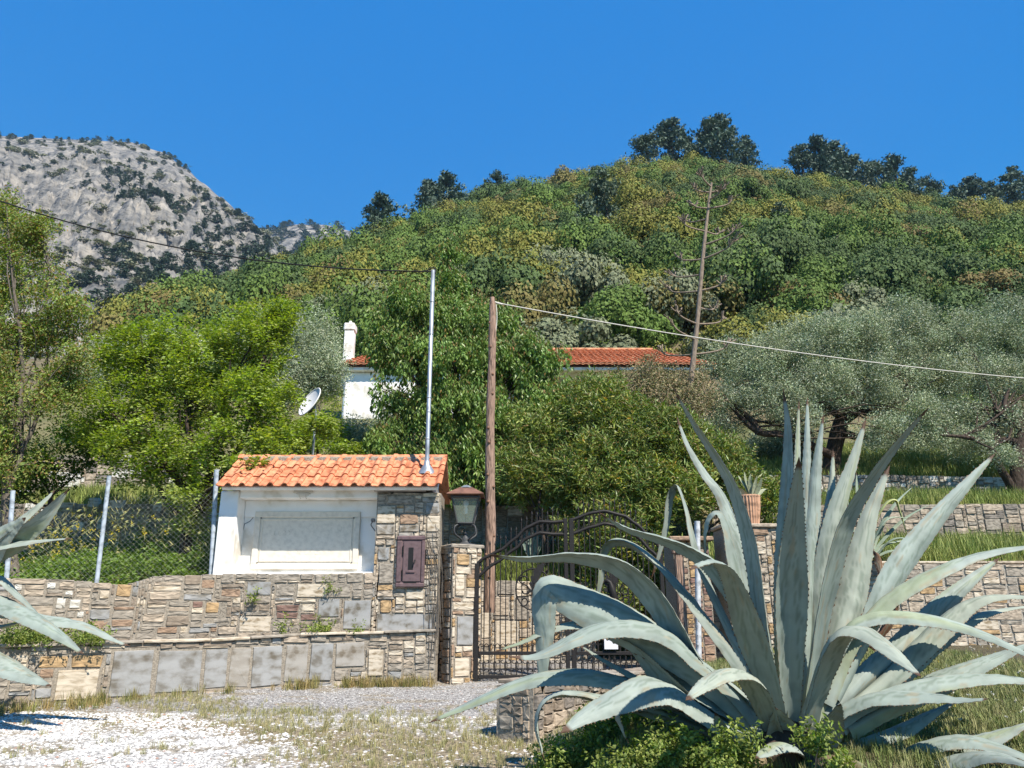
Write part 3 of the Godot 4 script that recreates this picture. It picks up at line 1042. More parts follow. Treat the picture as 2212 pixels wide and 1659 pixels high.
func gate_leaf(label: String, xa: float, xb: float, upper: Array, lower: Array, hinge_left: bool) -> void:
	var D := 11.9
	var a := P(xa, 1465, D); var b := P(xb, 1465, D)
	var g := thing("iron_gate", label, "gate", a, "leaves of the wrought iron gate")
	var uy := func(x: float) -> float: return P(1106, interp(upper, seen(Vector3(x, 2.0, -D)).x), D).y
	var ly := func(x: float) -> float: return P(1106, interp(lower, seen(Vector3(x, 2.0, -D)).x), D).y
	var yb := P(1106, 1462, D).y; var ym := P(1106, 1411, D).y
	var z := -D
	var W := b.x - a.x
	# stiles
	part("stile", boxm(Vector3(a.x, yb - 0.08, z - 0.03), Vector3(a.x + 0.07, uy.call(a.x + 0.02) + 0.02, z + 0.03), 0.006), M.iron, g)
	part("stile", boxm(Vector3(b.x - 0.06, yb - 0.04, z - 0.03), Vector3(b.x, uy.call(b.x - 0.02) + 0.04, z + 0.03), 0.006), M.iron, g)
	for y in [yb, ym]:
		part("rail", boxm(Vector3(a.x + 0.071, y - 0.025, z - 0.018), Vector3(b.x - 0.061, y + 0.025, z + 0.018), 0.005), M.iron, g)
	for f in [uy, ly]:
		var pts := []
		for i in 25:
			var x := lerpf(a.x + 0.03, b.x - 0.03, i / 24.0)
			pts.append(Vector3(x, f.call(x), z))
		part("arched_rail", tubem(pts, 0.027, 6), M.iron, g)
	var n := 15
	for i in n:
		var x := lerpf(a.x + 0.07, b.x - 0.06, (i + 1.0) / (n + 1))
		var top: float = uy.call(x) + (0.12 + 0.05 * (i % 2))
		var st := begin()
		box(st, Vector3(x, (yb + top) / 2, z), Vector3(0.0075, 0, 0), Vector3(0, (top - yb) / 2, 0), Vector3(0, 0, 0.0075), 0.001)
		lathe(st, Vector3(x, top, z), [Vector2(0.0, 0.06), Vector2(0.012, 0.012), Vector2(0.015, 0.0), Vector2(0.008, -0.02)], 6)
		part("bar", done(st), M.iron, g)
	for i in n + 1:
		var x := lerpf(a.x + 0.07, b.x - 0.06, (i + 0.5) / (n + 1))
		var st := begin()
		var hoop := []
		for k in 9: hoop.append(Vector3(x + cos(PI * k / 8.0) * 0.034, ym + 0.03 + 0.05 + sin(PI * k / 8.0) * 0.05, z))
		hoop.insert(0, Vector3(x + 0.034, ym + 0.02, z)); hoop.append(Vector3(x - 0.034, ym + 0.02, z))
		tube(st, hoop, 0.006, 4)
		part("hoop", done(st), M.iron, g)
		if i % 2 == 0 and i < n:
			st = begin()
			var xx := x + W / (n + 1) * 0.5
			for s in [-1.0, 1.0]:
				scroll(st, Vector3(xx + s * 0.045, ym - 0.11, z), 0.04, PI if s > 0 else 0.0, s, 0.006)
				scroll(st, Vector3(xx + s * 0.045, yb + 0.08, z), 0.035, PI if s > 0 else 0.0, -s, 0.006)
				tube(st, [Vector3(xx + s * 0.005, ym - 0.11, z), Vector3(xx + s * 0.02, (ym + yb) / 2, z), Vector3(xx + s * 0.01, yb + 0.08, z)], 0.006, 4)
			part("scroll", done(st), M.iron, g)
		# small rings between the arched rails
		st = begin()
		var yc: float = (uy.call(x) + ly.call(x)) / 2
		var ring := []
		for k in 11: ring.append(Vector3(x + cos(TAU * k / 10.0) * 0.032, yc + sin(TAU * k / 10.0) * 0.075, z))
		tube(st, ring, 0.006, 4, false)
		part("ring", done(st), M.iron, g)
	# round emblem with a bird
	var c := P(1153 if hinge_left else 1330, 1273, D + 0.02)
	var fl := 1.0 if hinge_left else -1.0
	var st2 := begin()
	var big := []
	for k in 29: big.append(c + Vector3(cos(TAU * k / 28.0) * 0.27, sin(TAU * k / 28.0) * 0.30, 0.03))
	tube(st2, big, 0.011, 5, false)
	part("emblem_ring", done(st2), M.iron, g)
	for q in [[-0.16, 0.12, 0.08, 0.5, 1.0], [-0.14, -0.02, 0.09, 2.0, -1.0], [-0.15, -0.17, 0.08, 4.0, 1.0], [0.10, -0.18, 0.07, 1.0, 1.0], [-0.03, -0.08, 0.06, 3.0, -1.0]]:
		st2 = begin()
		scroll(st2, c + Vector3(q[0] * fl, q[1], 0.03), q[2], q[3], q[4] * fl, 0.011)
		part("emblem_scroll", done(st2), M.iron, g)
	# wing plate: overlapping feathers
	st2 = begin()
	for k in 7:
		var t := k / 6.0
		var p0 := c + Vector3(fl * 0.02, -0.10 + 0.03 * k, 0.035 + 0.003 * k)
		var an := lerpf(0.1, 1.9, t)
		var dir := Vector3(fl * cos(an) * 0.9, sin(an), 0)
		if hinge_left: dir = Vector3(-cos(an + 0.1) * 0.7 + 0.12, sin(an), 0)
		var sd := Vector3(-dir.y, dir.x, 0)
		var le := lerpf(0.14, 0.33, t)
		var a1 := p0 + dir * le
		quad(st2, p0 - sd * 0.03, p0 + sd * 0.03, a1 + sd * 0.028, a1 - sd * 0.02 + dir * 0.03)
		quad(st2, p0 - sd * 0.03 - Vector3(0, 0, 0.004), p0 + sd * 0.03 - Vector3(0, 0, 0.004), a1 + sd * 0.028 - Vector3(0, 0, 0.004), a1 - sd * 0.02 + dir * 0.03 - Vector3(0, 0, 0.004))
	part("wing", done(st2), M.iron, g)
	st2 = begin()
	tube(st2, [c + Vector3(fl * 0.02, -0.24, 0.04), c + Vector3(fl * 0.03, -0.12, 0.045), c + Vector3(fl * 0.06, 0.0, 0.045), c + Vector3(fl * 0.09, 0.10, 0.045), c + Vector3(fl * 0.15, 0.13, 0.045), c + Vector3(fl * 0.19, 0.11, 0.045)], [0.02, 0.05, 0.055, 0.03, 0.03, 0.006], 8)
	part("bird", done(st2), M.iron, g)
	if hinge_left:
		for y in [1321.0, 1457.0]:
			var h := P(1019, y, D)
			part("hinge", boxm(h - Vector3(0.05, 0.05, 0.03), h + Vector3(0.035, 0.05, 0.03), 0.008), M.iron, g)

# ---------- lantern ----------
func lantern(c: Vector3) -> void:
	var s := 1.0 / (F / 12.0)
	var l := thing("post_lantern", "old square lantern with copper roof on the stone gate pillar", "lantern", c)
	var y := func(py: float) -> float: return (1178.0 - py) * s * 1.02
	var sq := PI / 4
	var st := begin()
	lathe(st, c, [Vector2(0.40, y.call(1076)), Vector2(0.405, y.call(1074)), Vector2(0.14, y.call(1058)), Vector2(0.10, y.call(1057))], 4, false, sq)
	part("roof", done(st), M.copper, l)
	st = begin()
	lathe(st, c, [Vector2(0.13, y.call(1058.5)), Vector2(0.09, y.call(1056)), Vector2(0.04, y.call(1052)), Vector2(0.0, y.call(1051))], 10)
	part("cap", done(st), M.galv, l)
	var a := 0.30; var b := 0.172
	var yt: float = y.call(1077); var yb: float = y.call(1133)
	for k in 4:
		var an := sq + k * PI / 2
		var an2 := an + PI / 2
		var u := Vector3(cos(an), 0, sin(an)); var v := Vector3(cos(an2), 0, sin(an2))
		part("frame_bar", tubem([c + u * b + Vector3.UP * yb, c + u * a + Vector3.UP * yt], 0.014, 5), M.iron_grey, l)
		part("rim", tubem([c + u * b + Vector3.UP * yb, c + v * b + Vector3.UP * yb], 0.014, 5), M.iron_grey, l)
		part("rim", tubem([c + u * a + Vector3.UP * (yt - 0.02), c + v * a + Vector3.UP * (yt - 0.02)], 0.018, 5), M.iron_grey, l)
		st = begin()
		quad(st, c + u * (b - 0.004) + Vector3.UP * (yb + 0.01), c + v * (b - 0.004) + Vector3.UP * (yb + 0.01), c + v * (a - 0.004) + Vector3.UP * (yt - 0.04), c + u * (a - 0.004) + Vector3.UP * (yt - 0.04))
		part("pane", done(st), M.pane, l)
		# curved bracket
		part("bracket", tubem(spline([c + u * 0.13 + Vector3.UP * (yb - 0.015), c + u * 0.22 + Vector3.UP * (yb - 0.06), c + u * 0.22 + Vector3.UP * (yb - 0.16), c + u * 0.12 + Vector3.UP * (yb - 0.22), c + u * 0.07 + Vector3.UP * 0.08, c + u * 0.05 + Vector3.UP * 0.03], 14), 0.013, 6), M.iron_grey, l)
	st = begin()
	lathe(st, c, [Vector2(0.17, 0.0), Vector2(0.17, 0.015), Vector2(0.09, 0.03), Vector2(0.06, 0.07), Vector2(0.075, 0.10), Vector2(0.03, 0.14), Vector2(0.012, 0.2)], 12)
	part("base", done(st), M.iron_grey, l)
	part("stem", tubem([c + Vector3.UP * (yb + 0.0), c + Vector3.UP * (yb + 0.15)], 0.014, 6), M.iron_grey, l)
	st = begin()
	lathe(st, c + Vector3.UP * (yb + 0.15), [Vector2(0.028, 0), Vector2(0.028, 0.08), Vector2(0.02, 0.1), Vector2(0.045, 0.16), Vector2(0.04, 0.2), Vector2(0.0, 0.22)], 10)
	part("bulb", done(st), M.frosted, l)

# ---------- house far behind ----------
func house() -> void:
	var D := 30.0
	var g0 := P(738, 905, D); var g1 := P(1010, 905, D)
	var h := thing("villa", "white villa with orange tiled roof half hidden behind trees", "house", Vector3(g0.x, g0.y - 0.5, -D))
	var ye := P(760, 804, D).y
	var xr := P(1500, 800, D).x
	part("wall", boxm(Vector3(g0.x, g0.y - 1.5, -D - 9), Vector3(P(1060, 800, D).x, ye, -D), 0.03), M.white, h)
	part("porch_wall", boxm(Vector3(P(1060, 800, D).x + 0.003, g0.y - 1.5, -D - 8.8), Vector3(xr + 0.3, ye - 0.002, -D - 2.2), 0.03), M.white, h)
	part("eave_beam", boxm(Vector3(g0.x - 0.15, ye + 0.003, -D - 9.2), Vector3(xr + 0.7, ye + 0.16, -D + 0.25), 0.03), M.white, h)
	part("drainpipe", tubem([Vector3(g0.x + 0.04, g0.y - 1.4, -D + 0.05), Vector3(g0.x + 0.04, ye, -D + 0.05)], 0.045, 8), M.galv, h)
	part("cable", tubem([P(830, 887, D - 0.05), P(900, 889, D - 0.05), P(935, 889, D - 0.05)], 0.02, 5), M.dark_grey, h)
	# roof as courses of tiles, hipped to the right
	var roof := Node3D.new()
	roof.name = "roof"
	h.add_child(roof)
	var x0 := g0.x - 0.3
	var yr := P(1250, 763, D + 4.5).y + 0.12
	var rows := 11
	var ya := ye + 0.18
	for j in rows:
		var t0 := float(j) / rows; var t1 := float(j + 1.25) / rows
		var st := begin()
		st.set_smooth_group(0)
		var xa := x0 + 1.2 * t0; var xb := xr + 0.8 - 1.6 * t0
		var nn := int((xb - xa) / 0.07)
		for i in nn:
			var xA := lerpf(xa, xb, float(i) / nn); var xB := lerpf(xa, xb, float(i + 1) / nn)
			var hA := 0.04 * absf(sin(xA * PI / 0.24)); var hB := 0.04 * absf(sin(xB * PI / 0.24))
			var f := func(x: float, hh: float, t: float, lift: float) -> Vector3: return Vector3(x, lerpf(ya, yr, t) + hh + lift, -D + 0.4 - t * 4.9)
			quad(st, f.call(xA, hA, t0, 0.09), f.call(xB, hB, t0, 0.09), f.call(xB, hB, t1, 0.02), f.call(xA, hA, t1, 0.02))
			quad(st, f.call(xA, hA, t0, 0.09), f.call(xB, hB, t0, 0.09), f.call(xB, hB, t0, 0.01), f.call(xA, hA, t0, 0.01))
		part("tile_course", done(st), M[["tile_b", "tile_far"][j % 2]], roof)
	var st := begin()
	quad(st, Vector3(x0, ya - 0.02, -D + 0.35), Vector3(xr + 0.8, ya - 0.02, -D + 0.35), Vector3(xr - 0.8, yr - 0.02, -D - 4.5), Vector3(x0 + 1.2, yr - 0.02, -D - 4.5))
	quad(st, Vector3(x0, ya - 0.02, -D - 9.4), Vector3(xr + 0.8, ya - 0.02, -D - 9.4), Vector3(xr - 0.8, yr - 0.02, -D - 4.5), Vector3(x0 + 1.2, yr - 0.02, -D - 4.5))
	tri(st, Vector3(x0, ya, -D - 9.4), Vector3(x0, ya, -D + 0.35), Vector3(x0 + 1.2, yr - 0.02, -D - 4.5))
	tri(st, Vector3(xr + 0.8, ya, -D - 9.4), Vector3(xr + 0.8, ya, -D + 0.35), Vector3(xr - 0.8, yr - 0.02, -D - 4.5))
	part("roof_deck", done(st), M.tile_b, roof)
	part("ridge", tubem([Vector3(x0 + 1.2, yr + 0.05, -D - 4.5), Vector3((x0 + xr) / 2, yr + 0.06, -D - 4.5), Vector3(xr - 0.8, yr + 0.05, -D - 4.5)], 0.1, 8), M.tile_far, roof)
	# chimney
	var c0 := P(741, 760, D + 1.0); var c1 := P(765, 697, D + 1.0)
	var ch := Node3D.new()
	ch.name = "chimney"
	h.add_child(ch)
	part("shaft", boxm(Vector3(c0.x, ye - 0.3, c0.z - 0.5), Vector3(c1.x, c1.y - 0.35, c0.z), 0.02), M.white, ch)
	part("cap", boxm(Vector3(c0.x - 0.04, c1.y - 0.345, c0.z - 0.55), Vector3(c1.x + 0.04, c1.y, c0.z + 0.04), 0.05), M.white, ch)
	part("pot", boxm(Vector3(c0.x + 0.14, c1.y + 0.002, c0.z - 0.35), Vector3(c1.x - 0.14, c1.y + 0.14, c0.z - 0.12), 0.03), M.white, ch)
	# satellite dish on a mast in front
	var dc := P(675, 872, 16.5)
	var ds := thing("satellite_dish", "white satellite dish tilted up among the trees", "satellite dish", dc - Vector3(0, 1.6, 0))
	var ax := Vector3(-0.62, 0.42, 0.66).normalized()
	var bx := ax.cross(Vector3.UP).normalized(); var by := bx.cross(ax)
	st = begin()
	st.set_smooth_group(0)
	for i in 5:
		for k in 24:
			var f := func(q: float, an: float) -> Vector3: return dc + (bx * cos(an) * 0.31 + by * sin(an) * 0.37) * q + ax * 0.08 * q * q
			quad(st, f.call(i / 5.0, TAU * k / 24), f.call((i + 1) / 5.0, TAU * k / 24), f.call((i + 1) / 5.0, TAU * (k + 1) / 24), f.call(i / 5.0, TAU * (k + 1) / 24))
	part("reflector", done(st), M.dish, ds)
	var rim := []
	for k in 25: rim.append(dc + bx * cos(TAU * k / 24) * 0.31 + by * sin(TAU * k / 24) * 0.37 + ax * 0.08)
	part("rim", tubem(rim, 0.015, 5), M.dish, ds)
	part("arm", tubem([dc - by * 0.35 + ax * 0.07, dc - by * 0.18 + ax * 0.32], 0.014, 5), M.galv, ds)
	part("mast", tubem([dc - ax * 0.05, dc - ax * 0.12 - Vector3(0, 0.15, 0), dc - ax * 0.12 - Vector3(0, 1.7, 0)], 0.025, 6), M.galv, ds)

func make_materials() -> void:
	var stone_t := tex(3, 0.012, 5, greys(0.62, 0.86, 1.0))
	var streak := tex(5, 0.02, 4, greys(0.66, 0.88, 1.0))
	var fine := tex(7, 0.05, 4, greys(0.7, 0.9, 1.0))
	var blotch := tex(9, 0.008, 4, greys(0.72, 0.95, 1.0))
	var smooth := tex(4, 0.012, 6, [Color(0.66, 0.62, 0.56), Color(0.88, 0.87, 0.85), Color(0.97, 0.97, 0.97), Color(1, 1, 1)])
	var ss := Vector3(1.6, 4.5, 1.6)
	for q in [["greyb", 0.415, 0.365, 0.30], ["blue", 0.345, 0.345, 0.34], ["cream", 0.62, 0.54, 0.43], ["beige", 0.55, 0.455, 0.35], ["ochre", 0.54, 0.37, 0.20], ["rust", 0.42, 0.29, 0.20], ["redbrown", 0.29, 0.185, 0.15], ["slate", 0.38, 0.355, 0.32], ["whitest", 0.72, 0.70, 0.65], ["darkst", 0.29, 0.255, 0.22], ["brownst", 0.35, 0.285, 0.22]]:
		mat(q[0], lin(q[1], q[2], q[3]), 0.9, smooth if q[0] in ["blue", "whitest", "cream", "slate"] else streak, Vector3(1.3, 1.7, 1.3) if q[0] in ["blue", "slate"] else ss, stone_t, 0.3 if q[0] == "blue" else 0.45)
	mat("mortar", lin(0.36, 0.315, 0.255), 0.95, fine, Vector3(3, 3, 3), stone_t, 1.5)
	mat("mortar_pale", lin(0.46, 0.42, 0.36), 0.95, fine, Vector3(3, 3, 3), stone_t, 1.5)
	mat("white", lin(0.86, 0.855, 0.84), 0.8, tex(21, 0.006, 5, [Color(0.86, 0.84, 0.80), Color(0.97, 0.965, 0.955), Color(1, 1, 1), Color(1, 1, 1)]), Vector3(0.9, 0.9, 0.9), fine, 0.15)
	mat("marble", lin(0.72, 0.665, 0.57), 0.6, tex(26, 0.03, 5, greys(0.93, 0.98, 1.0)), Vector3(1.1, 1.1, 1.1))
	mat("marble_rough", lin(0.72, 0.665, 0.57), 0.75, tex(24, 0.05, 5, greys(0.93, 0.98, 1.0)), Vector3(0.8, 0.8, 0.8), tex(23, 0.09, 5, greys(0.2, 0.6, 1.0)), 0.12)
	mat("grey_paint", lin(0.38, 0.36, 0.35), 0.7, blotch, Vector3(2, 2, 2))
	mat("dark_grey", lin(0.08, 0.08, 0.08), 0.6)
	mat("black", lin(0.015, 0.015, 0.016), 0.6)
	mat("white_plastic", lin(0.55, 0.54, 0.50), 0.5)
	mat("frosted", lin(0.6, 0.6, 0.57), 0.35)
	mat("box_paint", lin(0.155, 0.105, 0.11), 0.5, tex(25, 0.02, 3, greys(0.85, 0.95, 1.0)), Vector3(2, 2, 2))
	var ta := tex(31, 0.015, 5, [Color(0.55, 0.47, 0.40), Color(0.90, 0.82, 0.78), Color(1, 0.97, 0.95), Color(1, 1, 0.96)])
	mat("tile_a", lin(0.68, 0.31, 0.175), 0.75, ta, Vector3(1.7, 1.7, 1.7), fine, 0.2)
	mat("tile_b", lin(0.62, 0.285, 0.165), 0.8, ta, Vector3(2.1, 2.1, 2.1), fine, 0.2)
	mat("tile_c", lin(0.58, 0.245, 0.135), 0.85, ta, Vector3(1.3, 1.3, 1.3), fine, 0.2)
	mat("tile_far", lin(0.62, 0.31, 0.18), 0.85, ta, Vector3(0.8, 0.8, 0.8))
	var gv := mat("galv", lin(0.42, 0.46, 0.50), 0.45, blotch, Vector3(2, 1, 2))
	gv.metallic = 0.55
	mat("iron", lin(0.028, 0.025, 0.024), 0.55, fine, Vector3(4, 4, 4))
	mat("iron_grey", lin(0.06, 0.062, 0.065), 0.5)
	mat("copper", lin(0.26, 0.135, 0.095), 0.55, blotch, Vector3(3, 3, 3)).metallic = 0.2
	var pn := mat("pane", Color(0.80, 0.86, 0.78, 0.22), 0.08)
	pn.transparency = BaseMaterial3D.TRANSPARENCY_ALPHA
	mat("dish", lin(0.66, 0.66, 0.67), 0.5)
	mat("wood", lin(0.42, 0.28, 0.21), 0.85, tex(41, 0.02, 4, greys(0.55, 0.88, 1.0)), Vector3(7, 0.7, 7), tex(42, 0.02, 4, greys(0.2, 0.6, 1.0)), 1.0)
	mat("knot", lin(0.20, 0.115, 0.075), 0.9)
	mat("post_paint", lin(0.44, 0.50, 0.56), 0.6, blotch, Vector3(4, 4, 4))
	mat("white_post", lin(0.62, 0.64, 0.66), 0.6, blotch, Vector3(4, 4, 4))
	mat("wire", lin(0.34, 0.35, 0.32), 0.55)
	mat("pale_wire", lin(0.55, 0.53, 0.48), 0.6)
	mat("bark", lin(0.085, 0.062, 0.048), 0.95, streak, Vector3(3, 1.2, 3), stone_t, 3.0)
	mat("bark_grey", lin(0.17, 0.145, 0.12), 0.95, streak, Vector3(3, 1.2, 3), stone_t, 2.0)
	mat("stalk", lin(0.33, 0.26, 0.20), 0.9, streak, Vector3(5, 1.0, 5))
	mat("terracotta", lin(0.62, 0.37, 0.24), 0.85, blotch, Vector3(3, 3, 3))
	mat("sign", lin(0.68, 0.68, 0.70), 0.6)
	var gr := mat("ground", Color.WHITE, 0.95, tex(51, 0.03, 5, greys(0.62, 0.88, 1.0), 512), Vector3(0.9, 0.9, 0.9), tex(52, 0.06, 5, greys(0.1, 0.5, 1.0), 512), 2.0)
	gr.vertex_color_use_as_albedo = true
	mat("soil", lin(0.17, 0.14, 0.08), 0.95, blotch, Vector3(0.12, 0.12, 0.12))
	var rock := mat("rock", lin(0.36, 0.355, 0.345), 0.95, tex(61, 0.01, 6, [Color(0.40, 0.43, 0.46), Color(0.62, 0.62, 0.62), Color(0.84, 0.82, 0.79), Color(1, 0.97, 0.92)], 512), Vector3(0.015, 0.026, 0.015), tex(62, 0.012, 6, greys(0, 0.5, 1), 512), 220.0)
	rock.detail_enabled = false
	leafmat("leaf", Color(0.85, 0.92, 0.36))
	leafmat("leaf_dull", Color(0.42, 0.46, 0.28), 0.7)
	leafmat("scrub", Color(0.14, 0.16, 0.08), 0.75)
	leafmat("needle", Color(0.12, 0.15, 0.1), 0.7)
	leafmat("gloss", Color(0.7, 0.76, 0.3), 0.4)
	leafmat("blade", Color(0.4, 0.4, 0.15), 0.7)
	var ag := leafmat("agave", Color(0.05, 0.06, 0.05), 0.62)
	ag.metallic_specular = 0.3
	ag.albedo_texture = tex(71, 0.012, 5, greys(0.86, 0.97, 1.0))
	ag.uv1_triplanar = true
	ag.uv1_world_triplanar = true
	ag.uv1_scale = Vector3(1.3, 1.3, 1.3)
	var pb := leafmat("pebble", Color(0, 0, 0), 0.9)
	pb.backlight_enabled = false

func plan_of(tab: Array) -> Array:
	var out := []
	for q in tab:
		var p := P(q[0], q[1], q[2])
		out.append(Vector2(p.x, p.z))
	return out

func _ready() -> void:
	# camera, sky, sun, exposure
	var cam := Camera3D.new()
	cam.name = "camera"
	add_child(cam)
	cam.position = EYE
	cam.rotation.x = PITCH
	cam.fov = 53.13
	cam.near = 0.05
	cam.far = 4000
	cam.current = true
	var we := WorldEnvironment.new()
	we.name = "world_environment"
	var env := Environment.new()
	env.background_mode = Environment.BG_SKY
	var sm := ProceduralSkyMaterial.new()
	sm.sky_top_color = lin(0.007, 0.136, 0.42)
	sm.sky_horizon_color = lin(0.17, 0.62, 0.84)
	sm.sky_curve = 0.13
	sm.ground_bottom_color = lin(0.2, 0.17, 0.12)
	sm.ground_horizon_color = lin(0.3, 0.3, 0.3)
	sm.sun_angle_max = 8.0
	var sky := Sky.new()
	sky.sky_material = sm
	env.sky = sky
	env.tonemap_mode = Environment.TONE_MAPPER_LINEAR
	env.tonemap_exposure = 1.66
	env.fog_enabled = true
	env.fog_density = 0.00012
	env.fog_light_color = Color(0.70, 0.85, 1.0)
	env.sdfgi_enabled = true
	env.ssao_enabled = true
	env.ssil_enabled = true
	we.environment = env
	add_child(we)
	var sun := DirectionalLight3D.new()
	sun.name = "sun"
	add_child(sun)
	var az := deg_to_rad(36.0); var el := deg_to_rad(52.0)
	sun.look_at_from_position(Vector3(sin(az) * cos(el), sin(el), cos(az) * cos(el)) * 50, Vector3.ZERO)
	sun.light_energy = 1.6
	sun.light_color = Color(1.0, 0.965, 0.91)
	sun.light_angular_distance = 0.5
	sun.shadow_enabled = true

	rng.seed = 20240
	noise.seed = 11
	noise.frequency = 0.02
	noise.fractal_octaves = 4
	make_materials()
	make_stones()
	setting()
	print("setting ", Time.get_ticks_msec())
	walls()
	print("walls ", Time.get_ticks_msec())
	gate_house()
	gate_leaf("iron gate leaf hinged on the lantern pillar", 1022, 1232, [[1022, 1224], [1048, 1204], [1082, 1188], [1111, 1165], [1139, 1139], [1167, 1127], [1196, 1128], [1232, 1125]], [[1022, 1252], [1071, 1216], [1111, 1187], [1139, 1162], [1167, 1151], [1196, 1154], [1232, 1154]], true)
	gate_leaf("iron gate leaf behind the large agave", 1236, 1446, [[1236, 1123], [1281, 1108], [1309, 1104], [1352, 1114], [1380, 1133], [1410, 1165], [1446, 1205]], [[1236, 1153], [1281, 1138], [1309, 1131], [1352, 1140], [1380, 1160], [1410, 1192], [1446, 1235]], false)
	var sp := P(1320, 1387, 11.85)
	tag(part("paper_sign", boxm(sp - Vector3(0.10, 0.10, 0.003), sp + Vector3(0.10, 0.10, 0.003), 0.001), M.sign), "white paper sign fixed low on the iron gate bars", "sign")
	poles()
	house()
	print("built ", Time.get_ticks_msec())
	agaves()
	print("agaves ", Time.get_ticks_msec())
	trees()
	print("trees ", Time.get_ticks_msec())
	hills()
	print("hills ", Time.get_ticks_msec())
	low_plants()
	print("done ", Time.get_ticks_msec())

func setting() -> void:
	var soil := Color(0.34, 0.275, 0.175)
	var grav := Color(0.56, 0.535, 0.50)
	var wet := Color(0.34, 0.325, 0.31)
	var humus := Color(0.10, 0.085, 0.05)
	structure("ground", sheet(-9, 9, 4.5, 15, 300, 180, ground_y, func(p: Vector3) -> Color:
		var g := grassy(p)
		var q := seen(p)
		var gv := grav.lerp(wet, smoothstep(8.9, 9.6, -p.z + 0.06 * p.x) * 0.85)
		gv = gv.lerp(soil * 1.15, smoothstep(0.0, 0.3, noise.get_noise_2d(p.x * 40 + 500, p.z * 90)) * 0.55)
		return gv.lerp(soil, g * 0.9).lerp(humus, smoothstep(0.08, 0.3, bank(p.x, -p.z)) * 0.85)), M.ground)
	structure("ground_beyond", sheet(-300, 300, -60, 60, 60, 40, func(x: float, d: float) -> float: return -0.25 + (0.0 if d < 20 else (d - 20) * 0.2), func(_p: Vector3) -> Color: return soil * 0.8), M.ground)
	var grass := Color(0.14, 0.16, 0.055)
	var gc := func(p: Vector3) -> Color: return grass.lerp(Color(0.30, 0.25, 0.13), clampf(0.5 + noise.get_noise_2d(p.x * 20, p.z * 20), 0, 1))
	# garden terraces, stepping up the slope behind the walls
	structure("garden_terrace", sheet(-30, -1.15, 12.0, 16.4, 60, 12, func(x: float, d: float) -> float: return 1.62 + (d - 12.0) * 0.20 + 0.05 * noise.get_noise_2d(x * 20, d * 20), gc), M.ground)
	structure("garden_terrace", sheet(-12, -3.9, 10.4, 12.2, 30, 8, func(x: float, d: float) -> float: return 1.55 if d > 11.9 - (-4.0 - x) * 0.3 + 0.1 else -0.6, gc), M.ground)
	structure("garden_terrace", sheet(-1.15, 1.1, 14.6, 16.4, 12, 8, func(x: float, d: float) -> float: return 1.80 + (d - 14.6) * 0.3, gc), M.ground)
	structure("garden_terrace", sheet(2.6, 30, 13.4, 16.7, 60, 10, func(x: float, d: float) -> float: return 2.0 + (d - 13.4) * 0.2 + 0.05 * noise.get_noise_2d(x * 20, d * 20), gc), M.ground)
	structure("garden_terrace", sheet(-35, 3.0, 16.35, 20.4, 60, 10, func(x: float, d: float) -> float: return 3.42 + (d - 16.35) * 0.22, gc), M.ground)
	structure("garden_terrace", sheet(3.0, 30, 16.75, 19.4, 50, 10, func(x: float, d: float) -> float: return 3.45 + (d - 16.75) * 0.2, gc), M.ground)
	structure("garden_terrace", sheet(-60, 3.0, 20.3, 46, 40, 20, func(x: float, d: float) -> float: return 5.2 + (d - 20.3) * 0.37, gc), M.ground)
	structure("garden_terrace", sheet(3.0, 60, 19.3, 46, 40, 20, func(x: float, d: float) -> float: return 4.5 + (d - 19.3) * 0.33, gc), M.ground)
	structure("driveway_bank", sheet(0.9, 4.2, 14.7, 16.6, 16, 10, func(x: float, d: float) -> float: return 0.35 + 3.2 * smoothstep(14.9, 16.5, d) + 0.06 * noise.get_noise_2d(x * 30, d * 30), gc), M.ground)
	structure("hillside", grid(hill_at, -700, 2900, 150, 1.4, 54, -0.1), M.soil)
	structure("rocky_mountain", grid(mount_at, -700, 900, 420, 1.3, 200), M.rock)
	structure("far_hill", grid(far_at, 300, 1100, 60, 1.3, 30), M.rock)

